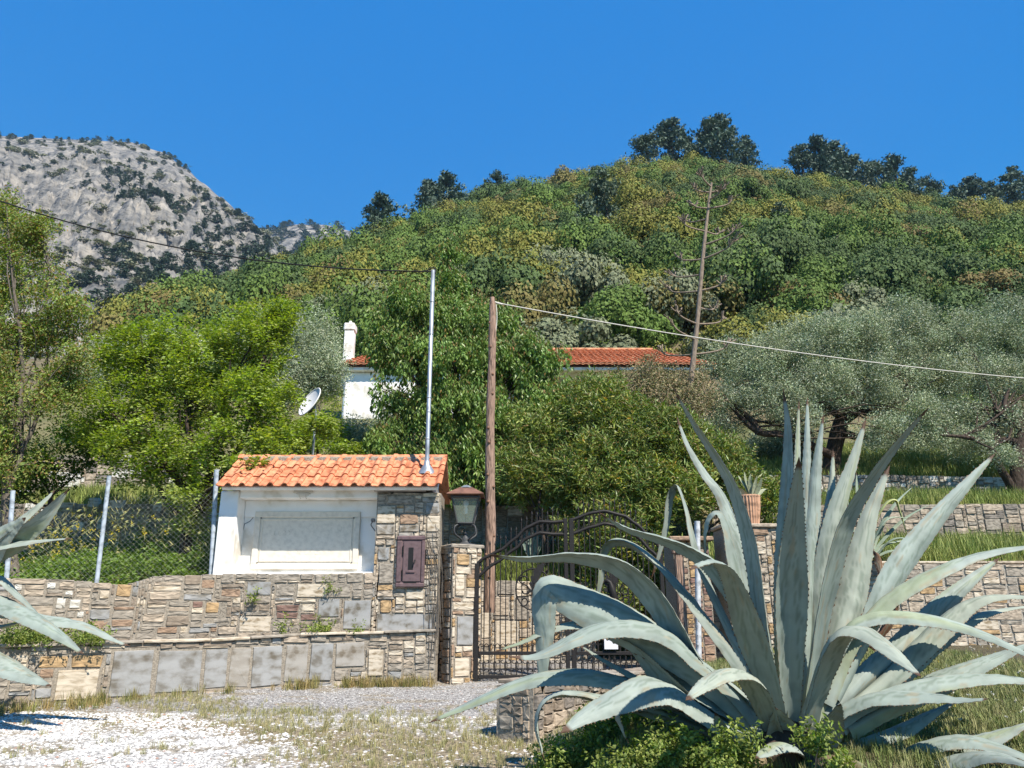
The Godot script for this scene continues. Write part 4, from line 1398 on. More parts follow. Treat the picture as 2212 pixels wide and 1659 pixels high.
func walls() -> void:
	var rub := ["greyb", "greyb", "beige", "greyb", "beige", "brownst", "greyb", "cream", "rust", "greyb", "blue", "brownst", "greyb"]
	var old := ["greyb", "darkst", "brownst", "whitest", "greyb", "brownst", "beige"]
	# upper garden wall
	var up := plan_of([[-120, 1300, 9.75], [25, 1300, 10.2], [230, 1300, 10.95], [470, 1300, 11.72], [600, 1300, 11.75], [815, 1300, 11.75]])
	var wl := thing("garden_wall", "brown rubble stone wall under the white niche", "stone wall", Vector3(-4.5, 0.9, -11.6))
	stone_wall(wl, up, [[0, 0.8], [1, 0.9]], [[0, 1.70], [0.22, 1.70], [0.36, 1.655], [0.43, 1.78], [0.6, 1.83], [1, 1.845]], [
		[532, 1256, 587, 1286, "blue"], [594, 1260, 638, 1289, "greyb"], [639, 1260, 708, 1291, "cream"], [709, 1260, 760, 1291, "greyb"], [687, 1293, 735, 1333, "blue"], [740, 1295, 803, 1361, "blue"],
		[515, 1330, 587, 1366, "cream"], [442, 1300, 489, 1325, "ochre"], [475, 1271, 522, 1290, "rust"], [594, 1306, 648, 1321, "redbrown"], [594, 1322, 646, 1336, "redbrown"], [651, 1303, 681, 1321, "cream"],
		[415, 1298, 440, 1313, "redbrown"], [337, 1354, 385, 1369, "rust"], [648, 1326, 686, 1340, "redbrown"], [250, 1262, 285, 1290, "ochre"],
		[120, 1290, 142, 1316, "whitest"], [148, 1294, 175, 1314, "whitest"], [100, 1258, 122, 1272, "whitest"], [140, 1276, 158, 1286, "whitest"], [30, 1262, 48, 1276, "whitest"], [213, 1275, 236, 1294, "cream"], [165, 1320, 182, 1334, "whitest"]],
		Vector2(0.16, 0.5), Vector2(0.05, 0.13), rub, 0.4, 0.02, 300)
	# lower wall with ledge
	var lo := plan_of([[-120, 1450, 9.2], [0, 1450, 9.7], [300, 1450, 10.5], [600, 1450, 11.35], [780, 1450, 11.6], [940, 1450, 11.66]])
	var ll := thing("ledge_wall", "low grey slab wall with a flat ledge along the gravel lane", "stone wall", Vector3(-3.5, 0.3, -11.2))
	var top := [[0, 0.875], [0.15, 0.88], [0.45, 0.90], [0.75, 0.97], [1, 1.01]]
	stone_wall(ll, lo, [[0, 0.13], [0.2, 0.2], [0.6, 0.26], [1, 0.28]], top, [
		[80, 1416, 150, 1444, "ochre"], [151, 1414, 225, 1442, "ochre"], [118, 1446, 214, 1512, "cream"], [84, 1444, 118, 1466, "rust"], [236, 1402, 331, 1508, "blue"], [334, 1402, 438, 1498, "blue"], [440, 1400, 492, 1488, "blue"], [494, 1398, 540, 1486, "slate"], [542, 1394, 611, 1484, "blue"],
		[614, 1390, 666, 1476, "slate"], [668, 1388, 720, 1472, "blue"], [722, 1386, 790, 1442, "slate"], [795, 1402, 828, 1462, "cream"]],
		Vector2(0.16, 0.45), Vector2(0.05, 0.13), ["greyb", "greyb", "beige", "greyb", "blue", "brownst", "cream"], 0.45, 0.025, 300)
	coping(ll, lo, [[0, 0.89], [0.15, 0.895], [0.45, 0.915], [0.75, 0.985], [1, 1.025]], 0.34, 0.05, 0.035, ["cream", "greyb", "beige"])
	# gate pillar, turned so that its corner faces the lane
	var c := P(993, 1300, 12.05)
	var gp := thing("gate_pillar", "orange and grey stone gate pillar carrying the lantern", "pillar", Vector3(c.x, 0.3, c.z))
	var th := deg_to_rad(29.0)
	var hw := 0.245
	var fx := Vector2(cos(th), -sin(th)); var fn := Vector2(sin(th), cos(th))
	var cc := Vector2(c.x, c.z)
	var ytop := P(993, 1184, 11.9).y
	stone_wall(gp, [cc - fx * hw + fn * hw, cc + fx * hw + fn * hw], [[0, 0.3], [1, 0.3]], [[0, ytop], [1, ytop]], [[985, 1196, 1015, 1222, "ochre"], [985, 1330, 1022, 1395, "blue"], [982, 1240, 1003, 1290, "cream"], [980, 1420, 1015, 1462, "cream"]], Vector2(0.1, 0.3), Vector2(0.06, 0.14), ["ochre", "cream", "rust", "beige", "cream"], 0.44, 0.03, 120)
	stone_wall(gp, [cc - fx * hw - fn * hw, cc - fx * hw + fn * (hw - 0.02)], [[0, 0.3], [1, 0.3]], [[0, ytop], [1, ytop]], [], Vector2(0.1, 0.25), Vector2(0.06, 0.16), ["greyb", "brownst", "darkst", "rust"], 0.40, 0.03, 120)
	var st := begin()
	var f3 := Vector3(fx.x, 0, fx.y); var n3 := Vector3(fn.x, 0, fn.y)
	box(st, Vector3(c.x, ytop + 0.02, c.z), f3 * (hw + 0.03), Vector3(0, 0.03, 0), n3 * (hw + 0.03), 0.015)
	part("cap_slab", done(st), M.greyb, gp)
	lantern(Vector3(P(1005, 1178, 12.05).x, ytop + 0.052, c.z))
	# right gate pillar and the pillar with the pot
	c = P(1490, 1300, 12.35)
	var rp := thing("gate_pillar", "reddish stone gate pillar behind the tall agave leaves", "pillar", Vector3(c.x, 0.3, c.z))
	ytop = P(1470, 1170, 12.2).y
	stone_wall(rp, [Vector2(c.x - 0.26, c.z + 0.26), Vector2(c.x + 0.3, c.z + 0.2)], [[0, 0.3], [1, 0.3]], [[0, ytop], [1, ytop]], [], Vector2(0.1, 0.3), Vector2(0.05, 0.12), ["rust", "redbrown", "ochre", "beige", "rust"], 0.5, 0.03, 120)
	part("cap_slab", boxm(Vector3(c.x - 0.32, ytop, c.z - 0.32), Vector3(c.x + 0.36, ytop + 0.07, c.z + 0.32), 0.02), M.rust, rp)
	c = P(1650, 1300, 12.4)
	ytop = P(1645, 1141, 12.2).y
	var pp := thing("stone_pier", "stone pier with a terracotta pot on top behind the agave", "pillar", Vector3(c.x, 0.4, c.z))
	stone_wall(pp, [Vector2(c.x - 0.62, c.z + 0.3), Vector2(c.x + 0.45, c.z + 0.28)], [[0, 0.4], [1, 0.4]], [[0, ytop], [1, ytop]], [], Vector2(0.12, 0.34), Vector2(0.05, 0.13), ["rust", "beige", "cream", "ochre", "beige"], 0.6, 0.03, 160)
	part("cap_slab", boxm(Vector3(c.x - 0.66, ytop, c.z - 0.35), Vector3(c.x + 0.5, ytop + 0.06, c.z + 0.34), 0.02), M.beige, pp)
	var pc := Vector3(P(1624, 1137, 12.3).x, ytop + 0.06, -12.3)
	var pot := thing("terracotta_pot", "ribbed terracotta pot on the stone pier", "pot", pc)
	st = begin()
	for k in 22:
		var a := TAU * k / 22; var b := TAU * (k + 0.5) / 22; var e := TAU * (k + 1) / 22
		for seg in [[0.115, 0.0, 0.15, 0.25], [0.15, 0.25, 0.165, 0.46]]:
			var f := func(r: float, an: float, y: float) -> Vector3: return pc + Vector3(cos(an) * r, y, sin(an) * r)
			quad(st, f.call(seg[0] * 0.94, a, seg[1]), f.call(seg[2] * 0.94, a, seg[3]), f.call(seg[2] * 1.04, b, seg[3]), f.call(seg[0] * 1.04, b, seg[1]))
			quad(st, f.call(seg[0] * 1.04, b, seg[1]), f.call(seg[2] * 1.04, b, seg[3]), f.call(seg[2] * 0.94, e, seg[3]), f.call(seg[0] * 0.94, e, seg[1]))
	part("body", done(st), M.terracotta, pot)
	st = begin()
	lathe(st, pc, [Vector2(0.165, 0.44), Vector2(0.17, 0.465), Vector2(0.15, 0.47), Vector2(0.145, 0.42), Vector2(0.0, 0.41)], 22)
	part("rim", done(st), M.terracotta, pot)
	# low wall running back from the lane beside the agave
	var lw := thing("low_wall", "low dry stone wall in the shade of the large agave", "stone wall", Vector3(0, 0.1, -8.2))
	stone_wall(lw, [Vector2(0.2, -7.85), Vector2(1.2, -9.35), Vector2(2.3, -11.2)], [[0, 0.08], [0.4, 0.18], [1, 0.28]], [[0, 0.60], [0.4, 0.57], [1, 0.52]], [], Vector2(0.14, 0.36), Vector2(0.06, 0.14), ["brownst", "darkst", "greyb", "beige"], 0.42, 0.04, 160)
	stone_wall(lw, [Vector2(-0.12, -8.08), Vector2(0.18, -7.87)], [[0, 0.08], [1, 0.08]], [[0, 0.59], [1, 0.59]], [], Vector2(0.12, 0.3), Vector2(0.06, 0.14), ["brownst", "greyb", "beige"], 0.3, 0.03, 60)
	coping(lw, [Vector2(0.2, -7.88), Vector2(1.2, -9.35), Vector2(2.3, -11.2)], [[0, 0.62], [0.4, 0.59], [1, 0.54]], 0.44, 0.03, 0.04, ["brownst", "greyb"])
	# terrace walls
	var rb := thing("terrace_wall", "weathered stone terrace wall behind the gate bars", "stone wall", Vector3(0, 0.4, -14.5))
	stone_wall(rb, [Vector2(-1.1, -14.5), Vector2(1.5, -14.5)], [[0, 0.35], [1, 0.35]], [[0, 1.86], [1, 1.82]], [[1040, 1310, 1060, 1380, "cream"], [1065, 1290, 1100, 1330, "beige"], [1070, 1340, 1120, 1400, "cream"], [1112, 1290, 1140, 1340, "greyb"]], Vector2(0.18, 0.45), Vector2(0.08, 0.26), ["cream", "beige", "greyb", "cream", "ochre"], 0.4, 0.03, 200, "mortar_pale")
	var back := thing("terrace_wall", "pale rubble terrace wall crossing the garden behind the weeds", "stone wall", Vector3(-3, 2.4, -16.3))
	stone_wall(back, [Vector2(-11.5, -16.2), Vector2(1.9, -16.3)], [[0, 2.3], [1, 2.3]], [[0, 3.50], [0.3, 3.48], [0.5, 3.55], [0.8, 3.46], [1, 3.40]], [[190, 1075, 215, 1098, "whitest"], [120, 1085, 160, 1105, "cream"], [235, 1080, 270, 1100, "whitest"], [330, 1085, 350, 1105, "whitest"]], Vector2(0.2, 0.5), Vector2(0.1, 0.24), old, 0.4, 0.05, 300, "mortar_pale")
	var back2 := thing("terrace_wall", "ruined stone terrace wall glimpsed under the green trees", "stone wall", Vector3(-6, 4.2, -20.3))
	stone_wall(back2, [Vector2(-13.5, -20.2), Vector2(-3.5, -20.3)], [[0, 4.2], [1, 4.2]], [[0, 5.3], [0.4, 5.35], [0.7, 5.15], [1, 5.3]], [], Vector2(0.3, 0.7), Vector2(0.14, 0.32), ["whitest", "greyb", "darkst", "beige"], 0.4, 0.08, 260)
	var r1 := thing("terrace_wall", "pink beige terrace wall behind the agave leaves", "stone wall", Vector3(5, 0.8, -13.2))
	stone_wall(r1, [Vector2(3.15, -12.7), Vector2(5, -13.0), Vector2(11, -13.3)], [[0, 0.5], [0.3, 0.65], [1, 0.75]], [[0, 2.05], [0.5, 2.06], [1, 2.08]], [], Vector2(0.18, 0.5), Vector2(0.06, 0.16), ["beige", "cream", "beige", "greyb", "cream", "ochre"], 0.4, 0.03, 300, "mortar_pale")
	coping(r1, [Vector2(3.15, -12.72), Vector2(5, -13.02), Vector2(11, -13.32)], [[0, 2.07], [0.5, 2.08], [1, 2.10]], 0.4, 0.03, 0.04, ["cream", "beige", "greyb"])
	var r2 := thing("terrace_wall", "grey brown terrace wall in the middle of the three steps", "stone wall", Vector3(6, 2.5, -16.6))
	stone_wall(r2, [Vector2(3.6, -16.5), Vector2(13.5, -16.7)], [[0, 2.55], [1, 2.6]], [[0, 3.5], [1, 3.55]], [], Vector2(0.2, 0.55), Vector2(0.07, 0.18), ["brownst", "greyb", "beige", "darkst", "beige"], 0.4, 0.04, 300)
	var r3 := thing("terrace_wall", "topmost terrace wall of whitish rounded stones under the olives", "stone wall", Vector3(7, 3.9, -19.2))
	stone_wall(r3, [Vector2(4.2, -19.1), Vector2(15.5, -19.3)], [[0, 3.85], [1, 3.9]], [[0, 4.58], [0.4, 4.62], [1, 4.52]], [], Vector2(0.14, 0.38), Vector2(0.11, 0.26), ["whitest", "cream", "whitest", "greyb", "darkst", "beige", "blue"], 0.4, 0.07, 300)

func poles() -> void:
	# weathered wooden pole
	var b := P(1057, 1268, 12.9); var t := P(1063, 643, 12.9)
	var wp := thing("wooden_pole", "weathered wooden utility pole behind the lantern", "pole", b)
	var pts := []
	var rad := []
	for i in 25:
		var k := i / 24.0
		pts.append(b.lerp(t, k) - Vector3(0, 0.4 * (1 - k), 0) + Vector3(0.012 * sin(k * 9), 0, 0.01 * cos(k * 7)))
		rad.append(lerpf(0.098, 0.062, k) * (1 + 0.05 * sin(k * 31)))
	rad[24] = 0.045
	part("shaft", tubem(pts, rad, 14), M.wood, wp)
	for k in [0.03, 0.1, 0.16, 0.27, 0.32, 0.36, 0.47, 0.52, 0.64, 0.71, 0.81, 0.9]:
		var r := lerpf(0.098, 0.062, k)
		var an := rr(-0.9, 0.9)
		var p := b.lerp(t, k) + Vector3(sin(an), 0, cos(an)) * r * 0.95
		var st := begin()
		lathe(st, p, [Vector2(0.0, -0.028), Vector2(0.02, -0.018), Vector2(0.026, 0), Vector2(0.018, 0.02), Vector2(0.0, 0.03)], 7)
		part("knot", done(st), M.knot, wp)
	# pale wire to the right
	var a := t + Vector3(0.07, -0.1, 0)
	var e := P(2420, 832, 17)
	var line := []
	for i in 41:
		var k := i / 40.0
		line.append(a.lerp(e, k) - Vector3.UP * 0.22 * 4 * k * (1 - k))
	var w := thing("overhead_wire", "pale twisted cable from the wooden pole toward the olive trees", "wire", a)
	part("cable", tubem(line, 0.011, 6), M.pale_wire, w)
	part("knot", tubem([a + Vector3(-0.09, 0.04, 0), a + Vector3(0, 0, 0.01), a + Vector3(0.12, -0.03, 0)], 0.018, 6), M.pale_wire, w)
	part("drop_cable", tubem(spline([a, a + Vector3(0.02, -0.3, 0.02), a + Vector3(-0.01, -0.7, 0.02), a + Vector3(-0.02, -1.0, 0.0)], 12), 0.009, 5), M.pale_wire, w)
	# chain link fence on the garden wall
	var posts := [[P(18, 1250, 10.35), P(28, 1060, 10.35), 0.03], [P(210, 1258, 11.05), P(236, 1028, 11.05), 0.03], [P(458, 1236, 11.85), P(468, 1015, 11.85), 0.035]]
	var fn := thing("chain_link_fence", "chain link fence with pale blue leaning posts on the garden wall", "fence", posts[0][0])
	for q in posts: part("post", tubem([q[0] - Vector3(0, 0.2, 0), q[1]], q[2], 10), M.post_paint, fn)
	var st := begin()
	for s in 2:
		var A: Vector3 = posts[s][0]; var B: Vector3 = posts[s + 1][0]
		var up: Vector3 = (posts[s][1] - posts[s][0]) * 0.8
		var L := A.distance_to(B)
		var H := up.length()
		var n := int(L / 0.075)
		for i in range(-int(H / 0.075), n + int(H / 0.075)):
			for way in [1.0, -1.0]:
				var x0 := i * 0.075; var y0 := 0.0
				var x1: float = x0 + way * H; var y1 := H
				if x0 < 0: y0 = -x0 / way; x0 = 0.0
				if x0 > L: y0 = (x0 - L) / -way; x0 = L
				if x1 > L: y1 = (L - i * 0.075) / way; x1 = L
				if x1 < 0: y1 = (i * 0.075) / -way; x1 = 0.0
				if y0 < 0 or y1 > H + 0.01 or y1 <= y0: continue
				tube(st, [A.lerp(B, x0 / L) + up * (y0 / H), A.lerp(B, x1 / L) + up * (y1 / H)], 0.0008, 3, false)
	stuff(part("wire_mesh", done(st), M.wire, fn))
	# white fence post and wooden post by the right pillar
	b = P(1506, 1420, 11.7)
	var wf := thing("fence_post", "white painted fence post wound with wire beside the reddish pillar", "post", b)
	part("tube", tubem([b - Vector3(0, 0.4, 0), P(1506, 1126, 11.7)], 0.042, 10), M.white_post, wf)
	st = begin()
	var hel := []
	for i in 90: hel.append(b + Vector3(cos(i * 0.55) * 0.045, i * 0.012, sin(i * 0.55) * 0.045))
	tube(st, hel, 0.004, 3)
	part("binding_wire", done(st), M.dark_grey, wf)
	b = P(1472, 1300, 11.95)
	var wd := thing("wooden_post", "short brown timber post in front of the reddish pillar", "post", b)
	part("timber", boxm(b + Vector3(-0.06, -0.5, -0.05), b + Vector3(0.065, 0.70, 0.05), 0.012), M.wood, wd)
	part("timber_cap", boxm(b + Vector3(-0.10, 0.702, -0.07), b + Vector3(0.12, 0.76, 0.07), 0.015), M.wood, wd)

func agaves() -> void:
	var pale := [Color(0.285, 0.33, 0.295), Color(0.265, 0.315, 0.28), Color(0.30, 0.335, 0.28)]
	var D := 6.0
	var big := thing("agave", "huge blue green agave with arching leaves filling the right foreground", "agave", Vector3(1.95, ground_y(1.95, 6.0), -6.0))
	# points, distance change, width in view units, azimuth, roll at base, roll at tip, channel
	var L := [
		# back and upright
		[[[1722, 1500], [1724, 1300], [1724, 1050], [1724, 960], [1726, 863]], 0.5, 26, 95, 0, 0, 0.5],
		[[[1738, 1500], [1740, 1300], [1742, 1100], [1744, 950], [1744, 855]], 0.45, 30, 80, 0, 0, 0.5],
		[[[1690, 1560], [1692, 1350], [1700, 1150], [1704, 950], [1692, 841]], -0.3, 46, -150, 0, 0, 0.35],
		[[[1735, 1530], [1746, 1230], [1755, 1110], [1766, 990], [1779, 895]], 0.35, 40, 70, 0, 0, 0.5],
		[[[1760, 1500], [1775, 1250], [1788, 1120], [1796, 1050], [1800, 970]], 0.55, 34, 60, 0, 0, 0.5],
		[[[1745, 1540], [1772, 1350], [1786, 1230], [1806, 1110], [1845, 990], [1871, 903]], 0.2, 46, 70, -15, -10, 0.4],
		[[[1760, 1560], [1800, 1420], [1836, 1310], [1852, 1230], [1880, 1110], [1922, 1005]], 0.4, 58, 75, -10, 0, 0.35],
		[[[1800, 1510], [1870, 1370], [1922, 1261], [1962, 1197], [2022, 1121], [2082, 1053], [2150, 979]], 0.5, 50, 60, -35, -30, 0.35],
		[[[1740, 1560], [1775, 1330], [1806, 1190], [1834, 1110], [1890, 1021], [1944, 950], [2006, 881]], -0.9, 46, -50, 10, 10, 0.35],
		# right side
		[[[1780, 1520], [1830, 1400], [1894, 1315], [1962, 1262], [2062, 1215], [2150, 1190], [2290, 1172]], 0.1, 44, 8, 0, -6, 0.6],
		[[[1785, 1550], [1870, 1460], [1960, 1390], [2042, 1303], [2102, 1250], [2160, 1205]], 0.5, 52, 60, -40, -30, 0.3],
		[[[1800, 1560], [1900, 1480], [1985, 1395], [2054, 1330], [2102, 1298], [2160, 1287], [2260, 1292]], 0.25, 42, 30, -15, -10, 0.6],
		[[[1810, 1570], [1930, 1470], [2010, 1390], [2102, 1334], [2160, 1317], [2240, 1308]], 0.6, 36, 40, -10, 0, 0.6],
		[[[1740, 1560], [1790, 1450], [1833, 1360], [1880, 1333], [1940, 1327], [2028, 1338], [2118, 1366], [2212, 1410], [2270, 1448]], -0.25, 46, -25, -18, -25, 0.5],
		[[[1830, 1580], [1920, 1530], [2010, 1480], [2090, 1445], [2148, 1422], [2230, 1388]], 0.3, 40, 35, -30, -25, 0.4],
		[[[1780, 1580], [1870, 1520], [1953, 1487], [2028, 1468], [2118, 1461], [2212, 1468], [2290, 1485]], -0.2, 44, -15, -12, -12, 0.55],
		[[[1820, 1620], [1930, 1580], [2000, 1545], [2068, 1512]], 0.25, 34, 40, -10, 0, 0.5],
		[[[1760, 1600], [1800, 1555], [1850, 1520], [1908, 1502], [1998, 1502], [2070, 1510], [2136, 1510]], -0.55, 58, -40, -10, -5, 0.5],
		[[[1840, 1700], [1926, 1645], [1998, 1610], [2064, 1595], [2118, 1600], [2212, 1632], [2280, 1670]], -0.5, 46, -30, -15, -15, 0.5],
		[[[1880, 1680], [2000, 1640], [2080, 1612], [2140, 1592], [2230, 1560]], -0.1, 50, -10, -30, -20, 0.4],
		[[[1860, 1730], [1977, 1670], [2058, 1642], [2150, 1632], [2240, 1660]], -0.8, 50, -35, -20, -20, 0.4],
		# front
		[[[1700, 1600], [1706, 1480], [1706, 1350], [1710, 1200], [1717, 1100], [1726, 987]], -0.95, 58, -95, 0, 0, 0.45],
		[[[1730, 1610], [1752, 1530], [1776, 1452], [1798, 1392], [1826, 1362], [1866, 1362], [1908, 1390], [1950, 1428], [1989, 1462]], -1.15, 68, -60, 0, -12, 0.35],
		[[[1690, 1600], [1662, 1480], [1624, 1370], [1592, 1275], [1568, 1228], [1540, 1212], [1512, 1218], [1490, 1231]], -1.1, 56, -115, 0, 10, 0.35],
		[[[1690, 1625], [1664, 1555], [1634, 1485], [1602, 1454], [1562, 1456], [1518, 1482], [1481, 1514]], -1.15, 54, -125, 0, 22, 0.3],
		[[[1735, 1690], [1725, 1640], [1708, 1615], [1680, 1612], [1632, 1638]], -0.9, 40, -120, 0, 25, 0.3],
		[[[1720, 1640], [1700, 1600], [1690, 1570], [1676, 1530]], -0.3, 70, -100, 0, 0, 0.4],
		[[[1760, 1660], [1770, 1610], [1790, 1560], [1815, 1520]], -0.45, 66, -75, 0, 0, 0.4],
		[[[1640, 1680], [1600, 1630], [1570, 1590], [1545, 1540]], -0.3, 50, -130, 0, 0, 0.4],
		# left side
		[[[1690, 1580], [1650, 1360], [1630, 1210], [1612, 1130], [1586, 1054], [1550, 990], [1502, 918], [1454, 838]], -0.5, 44, -160, 0, 0, 0.35],
		[[[1680, 1550], [1634, 1320], [1602, 1182], [1582, 1130], [1558, 1070], [1522, 1022], [1486, 962], [1462, 900]], 0.3, 42, 130, 15, 10, 0.35],
		[[[1670, 1550], [1612, 1330], [1584, 1190], [1566, 1125], [1546, 1107], [1528, 1125], [1522, 1170], [1527, 1218]], 0.15, 50, 165, 25, 10, 0.3],
		[[[1660, 1540], [1590, 1390], [1530, 1260], [1505, 1193], [1482, 1100], [1464, 1053], [1447, 1070], [1438, 1135], [1424, 1195], [1407, 1250]], 0.35, 30, 150, 25, -30, 0.3],
		[[[1670, 1540], [1610, 1330], [1560, 1240], [1507, 1196], [1437, 1166], [1366, 1146], [1330, 1130], [1295, 1108]], -0.1, 42, 185, -20, -12, 0.5],
		[[[1660, 1580], [1590, 1500], [1507, 1434], [1465, 1365], [1422, 1294], [1366, 1237], [1309, 1209], [1224, 1200], [1139, 1206], [1057, 1199]], -0.15, 52, 190, -22, -18, 0.45],
		[[[1660, 1570], [1590, 1430], [1521, 1335], [1479, 1280], [1422, 1218], [1366, 1176], [1323, 1170], [1301, 1196], [1296, 1255], [1286, 1315]], 0.3, 46, 160, 25, -25, 0.35],
		[[[1640, 1560], [1540, 1480], [1450, 1410], [1350, 1350], [1270, 1312], [1200, 1277], [1182, 1278], [1174, 1312], [1176, 1362], [1173, 1420], [1172, 1496]], 0.1, 66, 172, 45, 70, 0.15],
		[[[1650, 1590], [1580, 1500], [1505, 1430], [1460, 1388], [1415, 1360], [1355, 1350], [1295, 1357], [1235, 1381], [1160, 1416], [1100, 1419]], -0.35, 52, 200, 22, 25, 0.4],
		[[[1600, 1540], [1500, 1450], [1380, 1380], [1290, 1350], [1230, 1348], [1170, 1366], [1130, 1385], [1064, 1410]], 0.15, 34, 170, 15, 15, 0.5],
		[[[1650, 1600], [1560, 1545], [1487, 1484], [1440, 1435], [1395, 1400], [1340, 1366]], 0.2, 46, 160, 40, 35, 0.3],
		[[[1630, 1600], [1550, 1550], [1480, 1510], [1420, 1450], [1370, 1400], [1335, 1378]], 0.0, 50, 200, -20, -20, 0.4],
		[[[1620, 1600], [1520, 1540], [1440, 1500], [1355, 1453], [1295, 1420], [1247, 1389]], 0.1, 30, 175, 12, 10, 0.5],
		[[[1610, 1600], [1500, 1545], [1400, 1490], [1330, 1468], [1260, 1455], [1190, 1458], [1140, 1468], [1080, 1491], [1000, 1527], [925, 1562]], 0.1, 40, 180, 25, 28, 0.45],
		[[[1610, 1610], [1500, 1570], [1400, 1540], [1300, 1508], [1235, 1497], [1190, 1503], [1164, 1530], [1158, 1575], [1168, 1615], [1178, 1650]], -0.1, 40, 190, 15, -20, 0.4],
		[[[1660, 1640], [1580, 1590], [1490, 1522], [1445, 1492], [1400, 1486], [1325, 1516], [1265, 1546], [1211, 1584]], -0.6, 62, 215, 32, 30, 0.25],
		[[[1600, 1610], [1500, 1570], [1400, 1530], [1335, 1540], [1345, 1580], [1358, 1605]], -0.3, 36, 200, 10, -10, 0.4],
		[[[1640, 1620], [1560, 1570], [1500, 1540], [1430, 1525], [1380, 1540]], -0.2, 40, 205, 0, 0, 0.4],
	]
	for q in L:
		agave_leaf(big, q[0], D, q[1], q[2] / (265.0 if absf(q[3] + 90.0) < 75 or absf(q[3] - 90.0) < 50 else 212.0), q[3], q[4] * 1.2, q[5] * 1.2, q[6], pale)
	var st := begin()
	lathe(st, Vector3(1.95, ground_y(1.95, 6.0) - 0.1, -6.0), [Vector2(0.26, 0.0), Vector2(0.28, 0.12), Vector2(0.2, 0.22), Vector2(0.12, 0.3), Vector2(0.0, 0.32)], 14)
	part("stem_base", done(st), M.bark, big)
	# withered brown leaf hanging behind
	agave_leaf(big, [[1880, 1400], [1920, 1340], [1935, 1300], [1944, 1266]], 6.8, 0.1, 0.08, 60, 0, 0, 0.9, [Color(0.09, 0.045, 0.025)], 0.0)
	for q in [[[1650, 1640], [1600, 1640], [1560, 1660], [1540, 1690]], [[1700, 1640], [1690, 1660], [1660, 1690], [1650, 1720]], [[1780, 1640], [1830, 1640], [1870, 1660], [1890, 1700]]]:
		agave_leaf(big, q, 5.8, -0.4, 0.1, -110, 10, 30, 0.7, [Color(0.20, 0.15, 0.09), Color(0.26, 0.20, 0.12)], 0.0)
	# agave reaching in from the left edge
	var la := thing("agave", "blue green agave reaching in at the picture's left edge", "agave", Vector3(-5.75, 0.25, -8.5))
	for q in [
		[[[-90, 1300], [-30, 1200], [10, 1150], [45, 1122], [85, 1090], [120, 1058]], 0.3, 30, 60, -20, -10, 0.4],
		[[[-90, 1300], [-30, 1210], [20, 1175], [54, 1150], [90, 1122], [148, 1057]], -0.1, 36, -30, 20, 20, 0.4],
		[[[-90, 1300], [-50, 1230], [-20, 1185], [10, 1155], [35, 1135], [56, 1118]], -0.2, 44, 60, -40, -40, 0.2],
		[[[-90, 1310], [-70, 1240], [-40, 1200], [0, 1180], [90, 1168], [156, 1163]], -0.1, 32, 0, -12, -10, 0.5],
		[[[-110, 1330], [-70, 1300], [0, 1302], [45, 1318], [90, 1343], [135, 1375], [180, 1413]], -0.2, 36, -15, -20, -20, 0.5],
		[[[-110, 1340], [-40, 1325], [30, 1322], [100, 1335], [150, 1342], [195, 1354], [240, 1378], [282, 1397]], 0.1, 32, 10, -20, -20, 0.5],
		[[[-90, 1300], [-50, 1250], [0, 1248], [40, 1285], [87, 1332], [104, 1356]], 0.3, 22, 20, -20, -10, 0.4],
		[[[-110, 1390], [-60, 1395], [0, 1430], [60, 1460], [111, 1482]], -0.3, 40, -25, -25, -20, 0.4],
		[[[-110, 1330], [-60, 1350], [0, 1352], [50, 1342]], 0.0, 26, 0, 0, 0, 0.5],
		[[[-110, 1330], [-60, 1300], [-10, 1290], [30, 1300], [60, 1330]], 0.25, 30, 20, 0, 0, 0.5]]:
		agave_leaf(la, q[0], 8.5, q[1], q[2] / 140.0, q[3], q[4], q[5], q[6], pale)
	# smaller agave on the terrace behind
	var ba := thing("agave", "smaller agave with drooping leaves on the terrace wall top", "agave", Vector3(6.3, 2.05, -13.5))
	for q in [
		[[[1880, 1200], [1890, 1130], [1912, 1088], [1935, 1080], [1945, 1105], [1960, 1158]], -0.2, 14, -10, 0, 0, 0.5],
		[[[1880, 1200], [1905, 1130], [1935, 1085], [1973, 1050]], 0.1, 14, 10, -20, 0, 0.5],
		[[[1880, 1200], [1920, 1150], [1960, 1115], [2012, 1088]], 0.1, 12, 10, -20, 0, 0.5],
		[[[1880, 1190], [1900, 1140], [1925, 1118], [1965, 1120]], -0.2, 14, -20, 0, 0, 0.5],
		[[[1880, 1200], [1870, 1130], [1855, 1080], [1850, 1020]], 0.2, 16, 120, 0, 0, 0.4],
		[[[1890, 1205], [1920, 1170], [1948, 1162], [1962, 1175], [1964, 1200]], -0.3, 12, -20, 0, 0, 0.4],
		[[[1880, 1205], [1905, 1180], [1935, 1170], [1960, 1168]], 0.0, 14, 0, 0, 0, 0.5],
		[[[1870, 1205], [1845, 1150], [1835, 1110], [1830, 1060]], 0.0, 14, 160, 0, 0, 0.5],
		[[[1870, 1205], [1840, 1180], [1815, 1175], [1800, 1190]], -0.2, 12, 190, 0, 0, 0.5],
		[[[1890, 1205], [1925, 1190], [1960, 1195], [1985, 1210]], -0.3, 14, -20, 0, 0, 0.5]]:
		agave_leaf(ba, q[0], 13.4, q[1], q[2] / 122.0, q[3], q[4], q[5], q[6], [Color(0.24, 0.30, 0.22), Color(0.30, 0.36, 0.27), Color(0.44, 0.46, 0.18)])
	agave_leaf(ba, [[1885, 1195], [1897, 1200], [1904, 1225], [1900, 1268]], 13.0, -0.3, 0.11, -60, 0, 0, 0.8, [Color(0.16, 0.09, 0.05)], 0.0)
